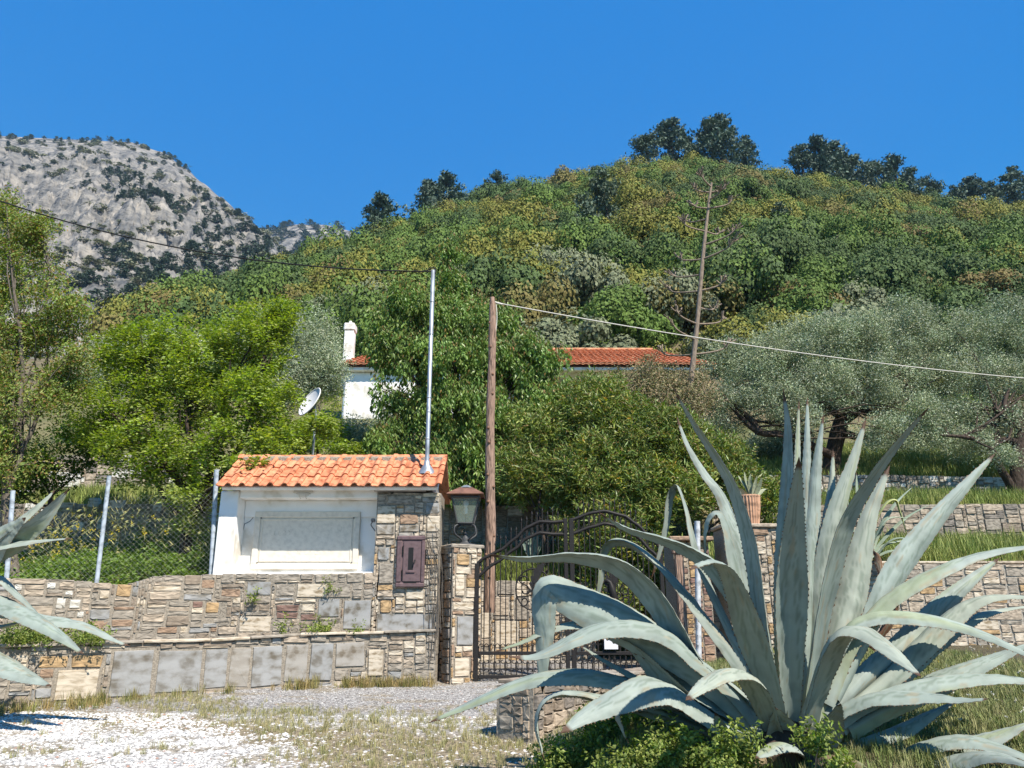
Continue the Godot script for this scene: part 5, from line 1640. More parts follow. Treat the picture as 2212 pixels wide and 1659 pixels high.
	agave_leaf(ba, [[1884, 1190], [1893, 1198], [1897, 1222], [1906, 1252]], 12.95, -0.3, 0.08, -80, 0, 0, 0.8, [Color(0.05, 0.03, 0.02)], 0.0)
	# variegated agave in the pot
	var va := thing("potted_agave", "small yellow striped agave growing in the terracotta pot", "agave", P(1624, 1075, 12.3))
	for q in [[[1622, 1080], [1612, 1055], [1602, 1040], [1594, 1026]], [[1624, 1080], [1622, 1050], [1620, 1036], [1622, 1022]], [[1626, 1080], [1636, 1058], [1642, 1044], [1646, 1030]], [[1624, 1080], [1630, 1050], [1632, 1038], [1636, 1026]], [[1622, 1080], [1606, 1064], [1598, 1056], [1588, 1054]], [[1626, 1080], [1640, 1066], [1650, 1058], [1660, 1056]], [[1624, 1080], [1616, 1052], [1610, 1036], [1608, 1018]]]:
		agave_leaf(va, q, 12.3, rr(-0.15, 0.15), 0.075, rr(-60, -120), 0, 0, 0.4, [Color(0.30, 0.34, 0.22), Color(0.50, 0.48, 0.22), Color(0.42, 0.45, 0.30)])
	# grey blue agave pups behind the gate
	var ga := thing("agave", "pale agave clump seen through the iron gate bars", "agave", P(1150, 1205, 15.0))
	for i in 9:
		var x := 1150.0 + (i - 4) * 7
		agave_leaf(ga, [[1150, 1215], [lerpf(1150, x, 0.5), 1180], [x, 1135 + absf(i - 4) * 8.0 + rr(-4, 4)]], 15.0, rr(-0.2, 0.2), 0.11, rr(-60, -120), 0, 0, 0.4, [Color(0.20, 0.27, 0.22), Color(0.27, 0.34, 0.29)])

func V(a: float, b: float, c: float) -> Vector3:
	return Vector3(a, b, c)

func lobe(px: float, py: float, d: float, rx: float, ry: float, n: int) -> Array:
	var s := d / F * 1.02
	return [P(px, py, d), V(rx * s, ry * s, (rx * 0.8 + 10) * s), n]

func trees() -> void:
	# bright green tree behind the fence
	var c1 := clump(15, 0.17, 0.085, 0.042, "flat", [Color(0.38, 0.45, 0.10), Color(0.32, 0.39, 0.09), Color(0.46, 0.51, 0.13), Color(0.24, 0.30, 0.08)])
	var t := thing("green_tree", "bright green broadleaf tree leaning over the tiled roof", "tree", P(395, 1235, 13.6))
	var lb := [lobe(290, 770, 14.6, 95, 85, 900), lobe(420, 830, 14.2, 115, 105, 1300), lobe(540, 740, 14.4, 90, 95, 900), lobe(600, 690, 14.6, 50, 50, 300), lobe(250, 900, 14.2, 100, 100, 800), lobe(560, 880, 13.8, 95, 95, 850), lobe(400, 740, 14.6, 90, 60, 420), lobe(330, 980, 13.8, 120, 85, 800), lobe(470, 980, 13.4, 90, 80, 520), lobe(590, 960, 13.2, 60, 50, 260), lobe(420, 1090, 13.2, 60, 60, 240), lobe(500, 1010, 12.5, 40, 22, 90), lobe(545, 1005, 12.1, 32, 12, 50)]
	woody(t, P(395, 1240, 13.6), P(420, 1080, 13.8), lb, 0.12, M.bark, 0.12, 5)
	for lo in lb: lo[2] = int(lo[2] * 0.55)
	crown(t, "crown", lb, c1, M.leaf, 0.75, 1.2, "flat", 0.10, 2.0, 0.3)
	# reddish tree on the left
	var c2 := clump(16, 0.16, 0.055, 0.026, "rand", [Color(0.28, 0.24, 0.07), Color(0.22, 0.28, 0.07), Color(0.32, 0.20, 0.08), Color(0.18, 0.26, 0.06), Color(0.27, 0.31, 0.09), Color(0.20, 0.28, 0.07), Color(0.18, 0.25, 0.06)])
	t = thing("russet_tree", "loose russet and green tree at the picture's left edge", "tree", P(30, 1240, 12.6))
	lb = [lobe(60, 560, 13.2, 85, 110, 420), lobe(10, 470, 13.2, 40, 70, 140), lobe(110, 680, 13.0, 80, 90, 380), lobe(10, 720, 13.0, 90, 110, 420), lobe(60, 850, 12.8, 100, 100, 480), lobe(-60, 620, 13.0, 80, 120, 260), lobe(20, 980, 12.6, 90, 80, 300), lobe(140, 800, 12.8, 60, 70, 180), lobe(90, 500, 13.2, 40, 45, 80)]
	woody(t, P(30, 1250, 12.6), P(20, 1000, 12.8), lb, 0.10, M.bark_grey, 0.15, 6)
	crown(t, "crown", lb, c2, M.leaf, 0.8, 1.4, "rand", -0.05, 1.0)
	# shaded green bushes below it
	var c3 := clump(14, 0.15, 0.075, 0.04, "flat", [Color(0.15, 0.24, 0.05), Color(0.20, 0.29, 0.06), Color(0.11, 0.19, 0.04)])
	t = thing("bush", "tangled green bush at the foot of the russet tree", "bush", P(110, 1130, 14.4))
	lb = [lobe(70, 1010, 14.6, 90, 60, 340), lobe(190, 960, 15.0, 80, 70, 300), lobe(10, 1050, 14.2, 50, 40, 140)]
	woody(t, P(110, 1140, 14.4), P(110, 1070, 14.5), lb, 0.05, M.bark, 0.15, 3)
	crown(t, "crown", lb, c3, M.leaf, 0.8, 1.3, "flat", -0.2)
	# cherry tree
	var c4 := clump(16, 0.17, 0.12, 0.048, "hang", [Color(0.13, 0.21, 0.05), Color(0.16, 0.25, 0.06), Color(0.10, 0.175, 0.04), Color(0.20, 0.27, 0.08), Color(0.17, 0.25, 0.06), Color(0.13, 0.21, 0.05), Color(0.15, 0.24, 0.06), Color(0.22, 0.15, 0.05)])
	t = thing("cherry_tree", "tall cherry tree with drooping glossy leaves behind the wooden pole", "tree", P(990, 1060, 17))
	lb = [lobe(975, 600, 17.2, 38, 95, 220), lobe(930, 690, 17, 100, 80, 400), lobe(1040, 710, 17, 95, 80, 380), lobe(860, 755, 16.8, 65, 45, 260), lobe(900, 850, 16.6, 55, 50, 200), lobe(840, 850, 16.6, 50, 45, 40), lobe(980, 800, 16.6, 130, 90, 560), lobe(1100, 800, 16.8, 110, 90, 460), lobe(1000, 900, 16.4, 140, 80, 600), lobe(1130, 900, 16.5, 100, 80, 420), lobe(850, 930, 16.6, 50, 30, 90), lobe(1010, 980, 16.2, 110, 70, 560), lobe(1160, 770, 16.8, 70, 60, 200), lobe(1190, 850, 16.6, 60, 50, 160), lobe(830, 700, 17, 40, 40, 50), lobe(850, 960, 16.2, 60, 30, 120), lobe(1000, 1040, 16, 80, 40, 240), lobe(870, 640, 17, 45, 30, 80)]
	woody(t, P(990, 1080, 16.6), P(985, 930, 16.8), lb, 0.13, M.bark, 0.08, 5)
	crown(t, "crown", lb, c4, M.gloss, 0.75, 1.2, "hang", 0.0, 1.3, 0.3)
	# oleander hedge behind the gate
	var c5 := clump(15, 0.16, 0.135, 0.03, "up", [Color(0.18, 0.245, 0.06), Color(0.22, 0.275, 0.07), Color(0.13, 0.19, 0.05), Color(0.26, 0.29, 0.08), Color(0.16, 0.22, 0.06), Color(0.26, 0.19, 0.07)], 0.1)
	for q in [["oleander_bush", "lance leaved oleander bush beside the wooden pole", [lobe(1170, 950, 15.6, 90, 80, 480), lobe(1130, 1030, 15.2, 70, 60, 300), lobe(1220, 1040, 15.0, 80, 70, 420)], 1180.0],
		["oleander_bush", "broad oleander bush rising behind the iron gate", [lobe(1290, 900, 15.4, 90, 90, 560), lobe(1370, 960, 15.0, 90, 90, 620), lobe(1280, 1020, 14.8, 90, 90, 620), lobe(1380, 1070, 14.6, 80, 80, 460), lobe(1300, 1150, 14.5, 90, 80, 420), lobe(1400, 1180, 14.4, 60, 90, 320), lobe(1330, 1270, 14.3, 90, 80, 300)], 1320.0],
		["oleander_bush", "yellowing oleander bush between the pot and the tall agave leaves", [lobe(1450, 960, 15.0, 80, 80, 460), lobe(1540, 1000, 15.0, 80, 70, 420), lobe(1460, 1060, 14.8, 80, 70, 440), lobe(1570, 1060, 14.8, 70, 60, 300), lobe(1660, 1080, 15.0, 50, 50, 160)], 1500.0]]:
		t = thing(q[0], q[1], "bush", P(q[3], 1380, 14.6))
		var fork := P(q[3], 1180, 14.7)
		woody(t, P(q[3], 1390, 14.6), fork, q[2], 0.06, M.bark, 0.1, 3)
		crown(t, "crown", q[2], c5, M.gloss, 0.8, 1.25, "up", -0.22, 0.9, 0.3, Color(1.6, 1.2, 0.7), 0.03)
	# brown leaved bush on top
	var c6 := clump(16, 0.17, 0.06, 0.024, "rand", [Color(0.24, 0.19, 0.11), Color(0.20, 0.18, 0.09), Color(0.28, 0.21, 0.12), Color(0.17, 0.18, 0.08)])
	t = thing("brown_bush", "brown tinged dry bush in front of the villa roof", "bush", P(1380, 1000, 17.5))
	lb = [lobe(1300, 860, 17.6, 100, 55, 620), lobe(1400, 820, 17.8, 80, 50, 460), lobe(1440, 870, 17.4, 90, 60, 560), lobe(1220, 870, 17.4, 60, 40, 200), lobe(1500, 850, 17.8, 60, 60, 300)]
	woody(t, P(1380, 1010, 17.5), P(1370, 900, 17.5), lb, 0.06, M.bark, 0.1, 3)
	crown(t, "crown", lb, c6, M.leaf_dull, 0.9, 1.4, "rand", -0.15)
	# olives
	var c7 := clump(34, 0.2, 0.065, 0.018, "rand", [Color(0.24, 0.285, 0.165), Color(0.33, 0.38, 0.25), Color(0.19, 0.24, 0.13), Color(0.42, 0.46, 0.33), Color(0.16, 0.205, 0.10)], 0.05)
	t = thing("olive_tree", "spreading grey green olive tree with a dark crooked trunk", "tree", P(1800, 1010, 19.8))
	lb = [lobe(1620, 790, 19.5, 110, 70, 620), lobe(1740, 750, 19.6, 110, 70, 720), lobe(1860, 740, 19.8, 100, 80, 740), lobe(1950, 700, 20.2, 70, 70, 440), lobe(1900, 830, 19.4, 100, 70, 560), lobe(1780, 840, 19.2, 110, 60, 620), lobe(1660, 860, 19.0, 90, 60, 420), lobe(1590, 870, 19.2, 70, 50, 260), lobe(2010, 790, 19.8, 80, 90, 460), lobe(1960, 900, 19.2, 80, 60, 260), lobe(1560, 930, 19.2, 60, 50, 160), lobe(1900, 925, 18.6, 60, 40, 140), lobe(1720, 910, 18.8, 70, 40, 160), lobe(2000, 930, 18.8, 60, 50, 160)]
	var st := begin()
	tube(st, spline([P(1795, 1030, 19.8), P(1800, 980, 19.8), P(1812, 930, 19.7), P(1822, 905, 19.7), P(1845, 890, 19.7), P(1850, 872, 19.7)], 14), [0.26, 0.24, 0.22, 0.2, 0.2, 0.21, 0.2, 0.2, 0.19, 0.19, 0.17, 0.16, 0.15, 0.15, 0.14], 9)
	part("trunk", done(st), M.bark, t)
	for bq in [[[1850, 880, 19.7], [1880, 893, 19.5], [1905, 885, 19.4], [1925, 872, 19.4]], [[1822, 905, 19.7], [1800, 890, 19.5], [1760, 870, 19.3], [1700, 858, 19.2]], [[1850, 872, 19.7], [1860, 840, 19.8], [1850, 800, 19.8], [1870, 760, 19.9]], [[1812, 930, 19.7], [1860, 945, 19.3], [1890, 930, 19.2], [1900, 915, 19.2]], [[1800, 985, 19.7], [1700, 940, 19.0], [1640, 935, 18.8], [1590, 890, 18.8], [1560, 850, 18.8]], [[1640, 935, 18.8], [1620, 905, 18.8], [1580, 870, 18.8]]]:
		st = begin()
		var pts := []
		for e in bq: pts.append(P(e[0], e[1], e[2]))
		var sp := spline(pts, 12)
		var rad := []
		for i in 13: rad.append(lerpf(0.12, 0.03, i / 12.0))
		tube(st, sp, rad, 7)
		for k in 5: limb(st, sp[4 + rng.randi() % 8], lb[rng.randi() % lb.size()][0] + rdir() * 0.5, 0.03, 0.008, 0.12, 4)
		part("branch", done(st), M.bark, t)
	crown(t, "crown", lb, c7, M.leaf_dull, 0.8, 1.3, "rand", 0.02, 1.3, 0.3)
	t = thing("olive_tree", "olive tree with forked trunk at the picture's right edge", "tree", P(2190, 1055, 18.6))
	lb = [lobe(2080, 740, 20.4, 90, 80, 480), lobe(2180, 720, 20.4, 80, 90, 480), lobe(2120, 840, 19.8, 100, 70, 560), lobe(2220, 850, 19.4, 90, 80, 480), lobe(2060, 900, 19.6, 80, 50, 260), lobe(2150, 920, 19.2, 80, 50, 320), lobe(2300, 780, 19.6, 90, 120, 340), lobe(2090, 955, 18.8, 60, 40, 140), lobe(2170, 985, 18.0, 40, 30, 60)]
	st = begin()
	tube(st, spline([P(2196, 1070, 18.6), P(2200, 1010, 18.6), P(2207, 950, 18.7), P(2215, 900, 18.8)], 10), 0.19, 9)
	part("trunk", done(st), M.bark, t)
	for bq in [[[2190, 1060, 18.6], [2160, 1010, 18.5], [2130, 960, 18.5], [2090, 945, 18.4], [2030, 940, 18.4]], [[2205, 960, 18.7], [2170, 950, 18.6], [2140, 965, 18.6]], [[2207, 950, 18.7], [2195, 900, 18.7], [2170, 880, 18.8], [2180, 840, 19]], [[2212, 930, 18.7], [2185, 915, 18.6], [2150, 880, 18.8]]]:
		st = begin()
		var pts := []
		for e in bq: pts.append(P(e[0], e[1], e[2]))
		var sp := spline(pts, 10)
		var rad := []
		for i in 11: rad.append(lerpf(0.11, 0.03, i / 10.0))
		tube(st, sp, rad, 7)
		for k in 5: limb(st, sp[4 + rng.randi() % 6], lb[rng.randi() % lb.size()][0] + rdir() * 0.5, 0.03, 0.008, 0.12, 4)
		part("branch", done(st), M.bark, t)
	crown(t, "crown", lb, c7, M.leaf_dull, 0.8, 1.3, "rand", 0.02, 1.3, 0.3)
	t = thing("olive_tree", "silvery olive tree behind the bright green tree", "tree", P(680, 930, 22))
	lb = [lobe(660, 740, 22, 80, 80, 620), lobe(700, 800, 21.6, 60, 60, 360), lobe(640, 830, 21.4, 60, 60, 300), lobe(590, 710, 22.4, 60, 50, 240), lobe(360, 760, 23, 90, 60, 260), lobe(250, 790, 23, 90, 70, 260)]
	woody(t, P(680, 960, 21.6), P(670, 880, 21.8), [lb[0], lb[1], lb[2], lb[3]], 0.12, M.bark, 0.12, 5)
	crown(t, "crown", lb, c7, M.leaf_dull, 1.0, 1.6, "rand", -0.2, 0.7)
	# grey lavender like shrub behind the roof
	t = thing("grey_shrub", "blue grey shrub between the tiled roof and the white villa", "shrub", P(760, 985, 19))
	lb = [lobe(760, 945, 19, 70, 35, 300), lobe(820, 960, 19, 50, 30, 160), lobe(850, 910, 22, 40, 25, 80)]
	crown(t, "crown", lb, c7, M.leaf_dull, 0.9, 1.4, "up", -0.3)
	# yellow green saplings by the dish
	t = thing("young_tree", "yellow green young tree around the satellite dish", "tree", P(690, 985, 18))
	lb = [lobe(680, 925, 15.6, 50, 30, 110), lobe(690, 930, 18, 60, 35, 200), lobe(640, 960, 17.4, 60, 30, 180), lobe(715, 860, 26, 30, 40, 60), lobe(760, 975, 17, 60, 16, 120)]
	woody(t, P(690, 1000, 17.6), P(685, 950, 17.8), lb, 0.04, M.bark, 0.1, 3)
	crown(t, "crown", lb, c1, M.leaf, 0.8, 1.3, "flat", -0.25)
	for q in [[1930, 975, 24.0, "blue green bush on the grass beneath the olive crown"], [2040, 965, 25.0, "blue green bush between the two olive trunks"], [2120, 985, 23.5, "blue green bush behind the forked olive trunk"], [1690, 960, 22.0, "leafy bush between pot and olive trunk"], [1985, 900, 28.0, "green bush high behind the olive trunk"], [2090, 880, 29.0, "green bush high behind the right olive"]]:
		t = thing("terrace_bush", q[3], "bush", P(q[0], q[1] + 35, q[2]))
		lb = [lobe(q[0], q[1], q[2], 62, 34, 260), lobe(q[0] + 30, q[1] + 12, q[2], 45, 26, 160), lobe(q[0] - 34, q[1] + 8, q[2], 45, 26, 160)]
		crown(t, "crown", lb, c7 if q[1] > 940 else c3, M.leaf_dull, 1.0, 1.6, "up", -0.3)
	# dead flower stalk of an agave
	var b := P(1488, 880, 17.5); var tp := P(1537, 395, 17.5)
	t = thing("agave_stalk", "tall dead agave flower stalk with bare side arms", "flower stalk", b)
	st = begin()
	var sp2 := spline([P(1478, 960, 17.5), P(1492, 830, 17.5), P(1506, 700, 17.5), P(1518, 560, 17.5), P(1530, 450, 17.5), tp], 20)
	var rd := []
	for i in 21: rd.append(lerpf(0.08, 0.028, i / 20.0) * rr(0.93, 1.07))
	tube(st, sp2, rd, 9)
	part("stem", done(st), M.stalk, t)
	var side := 1.0
	for i in 21:
		var k := lerpf(0.30, 0.97, i / 20.0)
		var s: Vector3 = sp2[int(k * 20)]
		side = -side
		var len := lerpf(1.0, 0.45, maxf(0, (k - 0.4) / 0.6)) * rr(0.6, 1.15)
		if k < 0.42: len *= 0.8
		var yaw := rr(-0.9, 0.9)
		var dirv := V(side * cos(yaw), 0, sin(yaw))
		var pts := [s, s + dirv * len * 0.45 + V(0, len * 0.06, 0), s + dirv * len * 0.8 + V(0, len * 0.16, 0), s + dirv * len * 1.0 + V(0, len * 0.36, 0)]
		st = begin()
		tube(st, spline(pts, 9), [0.027, 0.026, 0.024, 0.023, 0.022, 0.021, 0.02, 0.018, 0.016, 0.014], 5)
		for w in 9:
			var o: Vector3 = pts[2].lerp(pts[3], rr(0.0, 1.0))
			var e := o + dirv * rr(-0.02, 0.16) * len + V(rr(-0.12, 0.12), rr(0.05, 0.2), rr(-0.12, 0.12))
			tube(st, [o, o.lerp(e, 0.6) + V(0, -0.01, 0), e], [0.015, 0.013, 0.024], 4)
		part("side_arm", done(st), M.stalk, t)

const PLANTED := [["yellow_shrub", "yellow green rounded shrub on the wooded hillside"], ["green_shrub", "fresh green rounded shrub on the wooded hillside"], ["brown_shrub", "olive brown rounded shrub on the wooded hillside"], ["dark_shrub", "dark green rounded shrub on the wooded hillside"], ["grey_shrub", "grey green olive like shrub on the wooded hillside"], ["rust_shrub", "rust tinted shrub on the wooded hillside"]]

func hills() -> void:
	var sets := [
		[Color(0.189, 0.191, 0.029), Color(0.158, 0.172, 0.029), Color(0.204, 0.194, 0.036)],
		[Color(0.101, 0.170, 0.029), Color(0.118, 0.183, 0.032), Color(0.092, 0.149, 0.027)],
		[Color(0.160, 0.140, 0.040), Color(0.139, 0.136, 0.036), Color(0.176, 0.145, 0.043)],
		[Color(0.067, 0.111, 0.029), Color(0.076, 0.123, 0.032), Color(0.059, 0.098, 0.029)],
		[Color(0.168, 0.191, 0.104), Color(0.147, 0.174, 0.094), Color(0.185, 0.204, 0.119)],
		[Color(0.176, 0.123, 0.043), Color(0.160, 0.123, 0.040), Color(0.143, 0.123, 0.036)]]
	var shrubs := []
	for k in 6:
		shrubs.append([shrub_mesh(10000, 0.026, sets[k]), shrub_mesh(10000, 0.026, sets[k], 1.0), shrub_mesh(10000, 0.026, sets[k], 0.65)])
	var places := []
	for i in 3000:
		var px := rr(280, 2420)
		var t := pow(rng.randf(), 0.7)
		var p := hill_at(px, t)
		var q := seen(p)
		if q.x < -60 or q.x > 2290 or q.y > 880: continue
		if q.x < 420 and q.y < 600: continue
		# clearing with bare rock
		if Vector2(q.x - 1232, (q.y - 458) * 2).length() < 32: continue
		var zone := noise.get_noise_2d(p.x * 1.4, p.z * 1.4)
		var k := 1
		var r := rng.randf() + zone * 0.55
		if t < 0.32 and rng.randf() < 0.32 - t: k = 4
		elif r < 0.28: k = 3
		elif r < 0.37: k = 2
		elif r < 0.41: k = 5
		elif r < 0.76: k = 1
		else: k = 0
		places.append([p, k, lerpf(2.4, 6.6, pow(rng.randf(), 1.5)) * lerpf(0.75, 1.15, t), -p.z])
	places.sort_custom(func(a, b): return a[2] / a[3] > b[2] / b[3])
	var count := 0
	var per := {}
	for pl in places:
		var k: int = pl[1]
		var bs := Basis(Vector3.UP, rr(0, TAU)).scaled(V(1, rr(0.95, 1.5), 1) * pl[2])
		var tf := Transform3D(bs, pl[0] - V(0, pl[2] * 0.25, 0))
		if count < 300:
			var o := MeshInstance3D.new()
			o.name = numbered(PLANTED[k][0])
			o.mesh = shrubs[k][count % 3]
			o.material_override = M.scrub
			o.transform = tf
			add_child(o)
			var sx := seen(pl[0]).x
			var zone := "left of the wooden pole" if sx < 1055 else ("between the wooden pole and dead stalk" if sx < 1520 else ("right of the dead flower stalk" if sx < 1860 else "above the olives, toward the right edge"))
			tag(o, PLANTED[k][1].replace("on the wooded hillside", "on the hillside " + zone), "shrub", PLANTED[k][0].replace("_", " ") + "s on the hillside " + zone)
			count += 1
		else:
			if not per.has(k): per[k] = [[], []]
			per[k][0].append(tf)
			var v := rr(0.8, 1.2)
			per[k][1].append(Color(v, v, v))
	for k in per:
		var o := scatter(self, "hillside_scrub", per[k][0], per[k][1], shrubs[k][0], M.scrub)
		tag(o, ["yellow green", "fresh green", "olive brown", "dark green", "grey green", "rust tinted"][k] + " scrub covering the upper hillside", "scrub")
	# bare rock in the clearing
	var rk := hill_at(1232, find_t(hill_at, 1232, 458))
	var st := begin()
	for i in 5: box(st, rk + V(rr(-2, 2), rr(-0.1, 0.4), rr(-1, 1)), V(rr(0.6, 1.4), rr(-0.3, 0.3), 0), V(0.1, rr(0.25, 0.5), 0), V(0, 0, rr(0.5, 1)), 0.2)
	tag(part("rock_outcrop", done(st), M.rock), "pale bare rock showing in a hillside clearing", "rock")
	# pines on the skyline and a few on the slope
	var pines := [pine_mesh(3600, 0.024, 0.34, Color(0.10, 0.15, 0.11)), pine_mesh(3600, 0.024, 0.42, Color(0.095, 0.14, 0.10), 0.6), pine_mesh(3400, 0.024, 0.46, Color(0.11, 0.155, 0.105), 0.5)]
	var n := 0
	for q in [[822, 515, 88, 0, "dark pine standing lowest on the skyline near the far hill"], [800, 512, 55, 2, ""], [925, 478, 78, 1, "ragged pine with bare upper branches second along the skyline"], [965, 466, 80, 0, ""], [1072, 425, 52, 0, "small pine on the skyline above the steel pole"], [1050, 430, 36, 2, ""], [1400, 362, 56, 2, "round topped pine on the hilltop, leftmost of the group"], [1455, 358, 86, 1, "tallest rounded pine on the hilltop"], [1490, 362, 58, 2, ""], [1562, 405, 112, 0, "broad pine standing right of the hilltop"], [1545, 400, 90, 1, ""], [1615, 378, 66, 0, "slim pine behind the hilltop group"],
		[1740, 395, 62, 1, "pine at the start of the ridge grove"], [1785, 410, 98, 0, "highest pine of the ridge grove"], [1815, 412, 82, 1, ""], [1850, 415, 66, 2, ""], [1890, 425, 60, 2, ""], [1948, 440, 88, 0, "pointed pine past the ridge grove"], [1985, 440, 55, 2, ""], [2020, 446, 44, 2, ""], [2110, 452, 56, 1, "pine in the dip of the skyline"], [2150, 452, 46, 2, ""], [2205, 455, 80, 0, "pine cut by the picture's right edge"], [2080, 450, 34, 2, ""],
		[1310, 540, 110, 2, "dark pine growing halfway down the wooded hillside"], [1700, 560, 60, 2, "dark pine between shrubs right of the dead stalk"]]:
		var px: float = q[0]
		var rt := find_t(hill_at, px, q[1])
		var g := hill_at(px, minf(rt, 0.985))
		var h: float = (q[2] + 56) * (-g.z) / F * 1.3
		var o := thing("pine_tree", q[4] if q[4] != "" else ("smaller dark pine in the ridge grove" if px > 1700 and px < 2060 else ("smaller dark pine near the hilltop" if px > 1300 and px <= 1700 else ("smaller dark pine in the dip at the right" if px >= 2060 else "smaller dark pine on the skyline above the chimney"))), "tree", g - V(0, h * 0.06, 0), "pines on the hill skyline")
		var cr := MeshInstance3D.new()
		cr.name = "crown"
		cr.mesh = pines[q[3]]
		cr.material_override = M.needle
		cr.basis = Basis(Vector3.UP, rr(0, TAU)).scaled(V(rr(0.8, 1.05), 1, rr(0.8, 1.05)) * h)
		o.add_child(cr)
		part("trunk", tubem([o.position - V(0, 0.5, 0), o.position + V(0.02 * h, h * 0.5, 0), o.position + V(0, h * 0.95, 0)], [0.03 * h, 0.02 * h, 0.006 * h], 6), M.bark, o)
		n += 1
	# pines on the rocky mountain
	var far := [pine_mesh(520, 0.06, 0.42, Color(0.065, 0.10, 0.065)), pine_mesh(520, 0.065, 0.55, Color(0.07, 0.105, 0.07), 0.5)]
	var spots := []
	for i in 60: spots.append([rr(-40, 420), 0.0, rr(9, 17), 1, 1])
	for i in 85:
		var k := rng.randf()
		spots.append([lerpf(190, 560, k) + rr(-35, 35), lerpf(385, 545, k) + rr(-24, 24), rr(13, 27), 0, 2])
	for i in 40:
		var k := rng.randf()
		spots.append([lerpf(400, 650, k), lerpf(400, 590, k) + rr(-8, 20), rr(12, 22), 0, 2])
	for i in 140: spots.append([rr(150, 640), rr(550, 690), rr(20, 46), 0, 3])
	for i in 45: spots.append([rr(-30, 420), rr(310, 420), rr(8, 17), 0, 0])
	for q in spots:
		var px: float = q[0]
		var t := 0.99
		if q[3] == 0: t = find_t(mount_at, px, q[1])
		else: t = rr(0.93, 0.995)
		if t < 0.01 or (q[3] == 0 and q[1] < interp(MOUNT, px)): continue
		var g := mount_at(px, t)
		var o := MeshInstance3D.new()
		o.name = numbered("mountain_pine")
		o.mesh = far[rng.randi() % 2]
		o.material_override = M.needle
		var h: float = q[2] * (-g.z) / F
		o.transform = Transform3D(Basis(Vector3.UP, rr(0, TAU)).scaled(V(1.25, 1, 1.25) * h), g - V(0, h * 0.1, 0))
		add_child(o)
		tag(o, ["dark pine on the open rocky slope of the mountain", "dark pine on the rocky mountain crest", "dark pine in the diagonal band across the mountain", "dark pine at the foot of the rocky mountain"][q[4]], "tree", ["pines on the open slope", "pines on the mountain crest", "pines in the diagonal band", "pines at the mountain foot"][q[4]])
	var ts := []
	var cs := []
	for i in 800:
		var px := rr(-80, 640)
		var t := pow(rng.randf(), 1.3) * 0.97
		if noise.get_noise_2d(px * 1.2, t * 200) < -0.02 and t > 0.25: continue
		var g := mount_at(px, t)
		ts.append(Transform3D(Basis(Vector3.UP, rr(0, TAU)).scaled(V(1.3, 0.8, 1.3) * rr(1.2, 3.4) * lerpf(1.0, 1.4, t)), g))
		var v := rr(0.8, 1.3)
		cs.append(Color(v, v, v * 0.9))
	tag(scatter(self, "mountain_scrub", ts, cs, shrub_mesh(160, 0.16, [Color(0.20, 0.21, 0.14), Color(0.17, 0.185, 0.12), Color(0.23, 0.22, 0.16)]), M.leaf_dull), "low scrub speckling the rocky mountain slope", "scrub")
	ts = []
	cs = []
	for i in 160:
		var px := rr(500, 860)
		var t := pow(rng.randf(), 0.6)
		var g := far_at(px, minf(t, 0.99))
		ts.append(Transform3D(Basis(Vector3.UP, rr(0, TAU)).scaled(V(1.4, 1, 1.4) * rr(6, 11)), g))
		var v := rr(0.8, 1.3)
		cs.append(Color(v, v, v))
	tag(scatter(self, "far_forest", ts, cs, far[1], M.needle), "dark pine wood covering the small far hill", "forest")

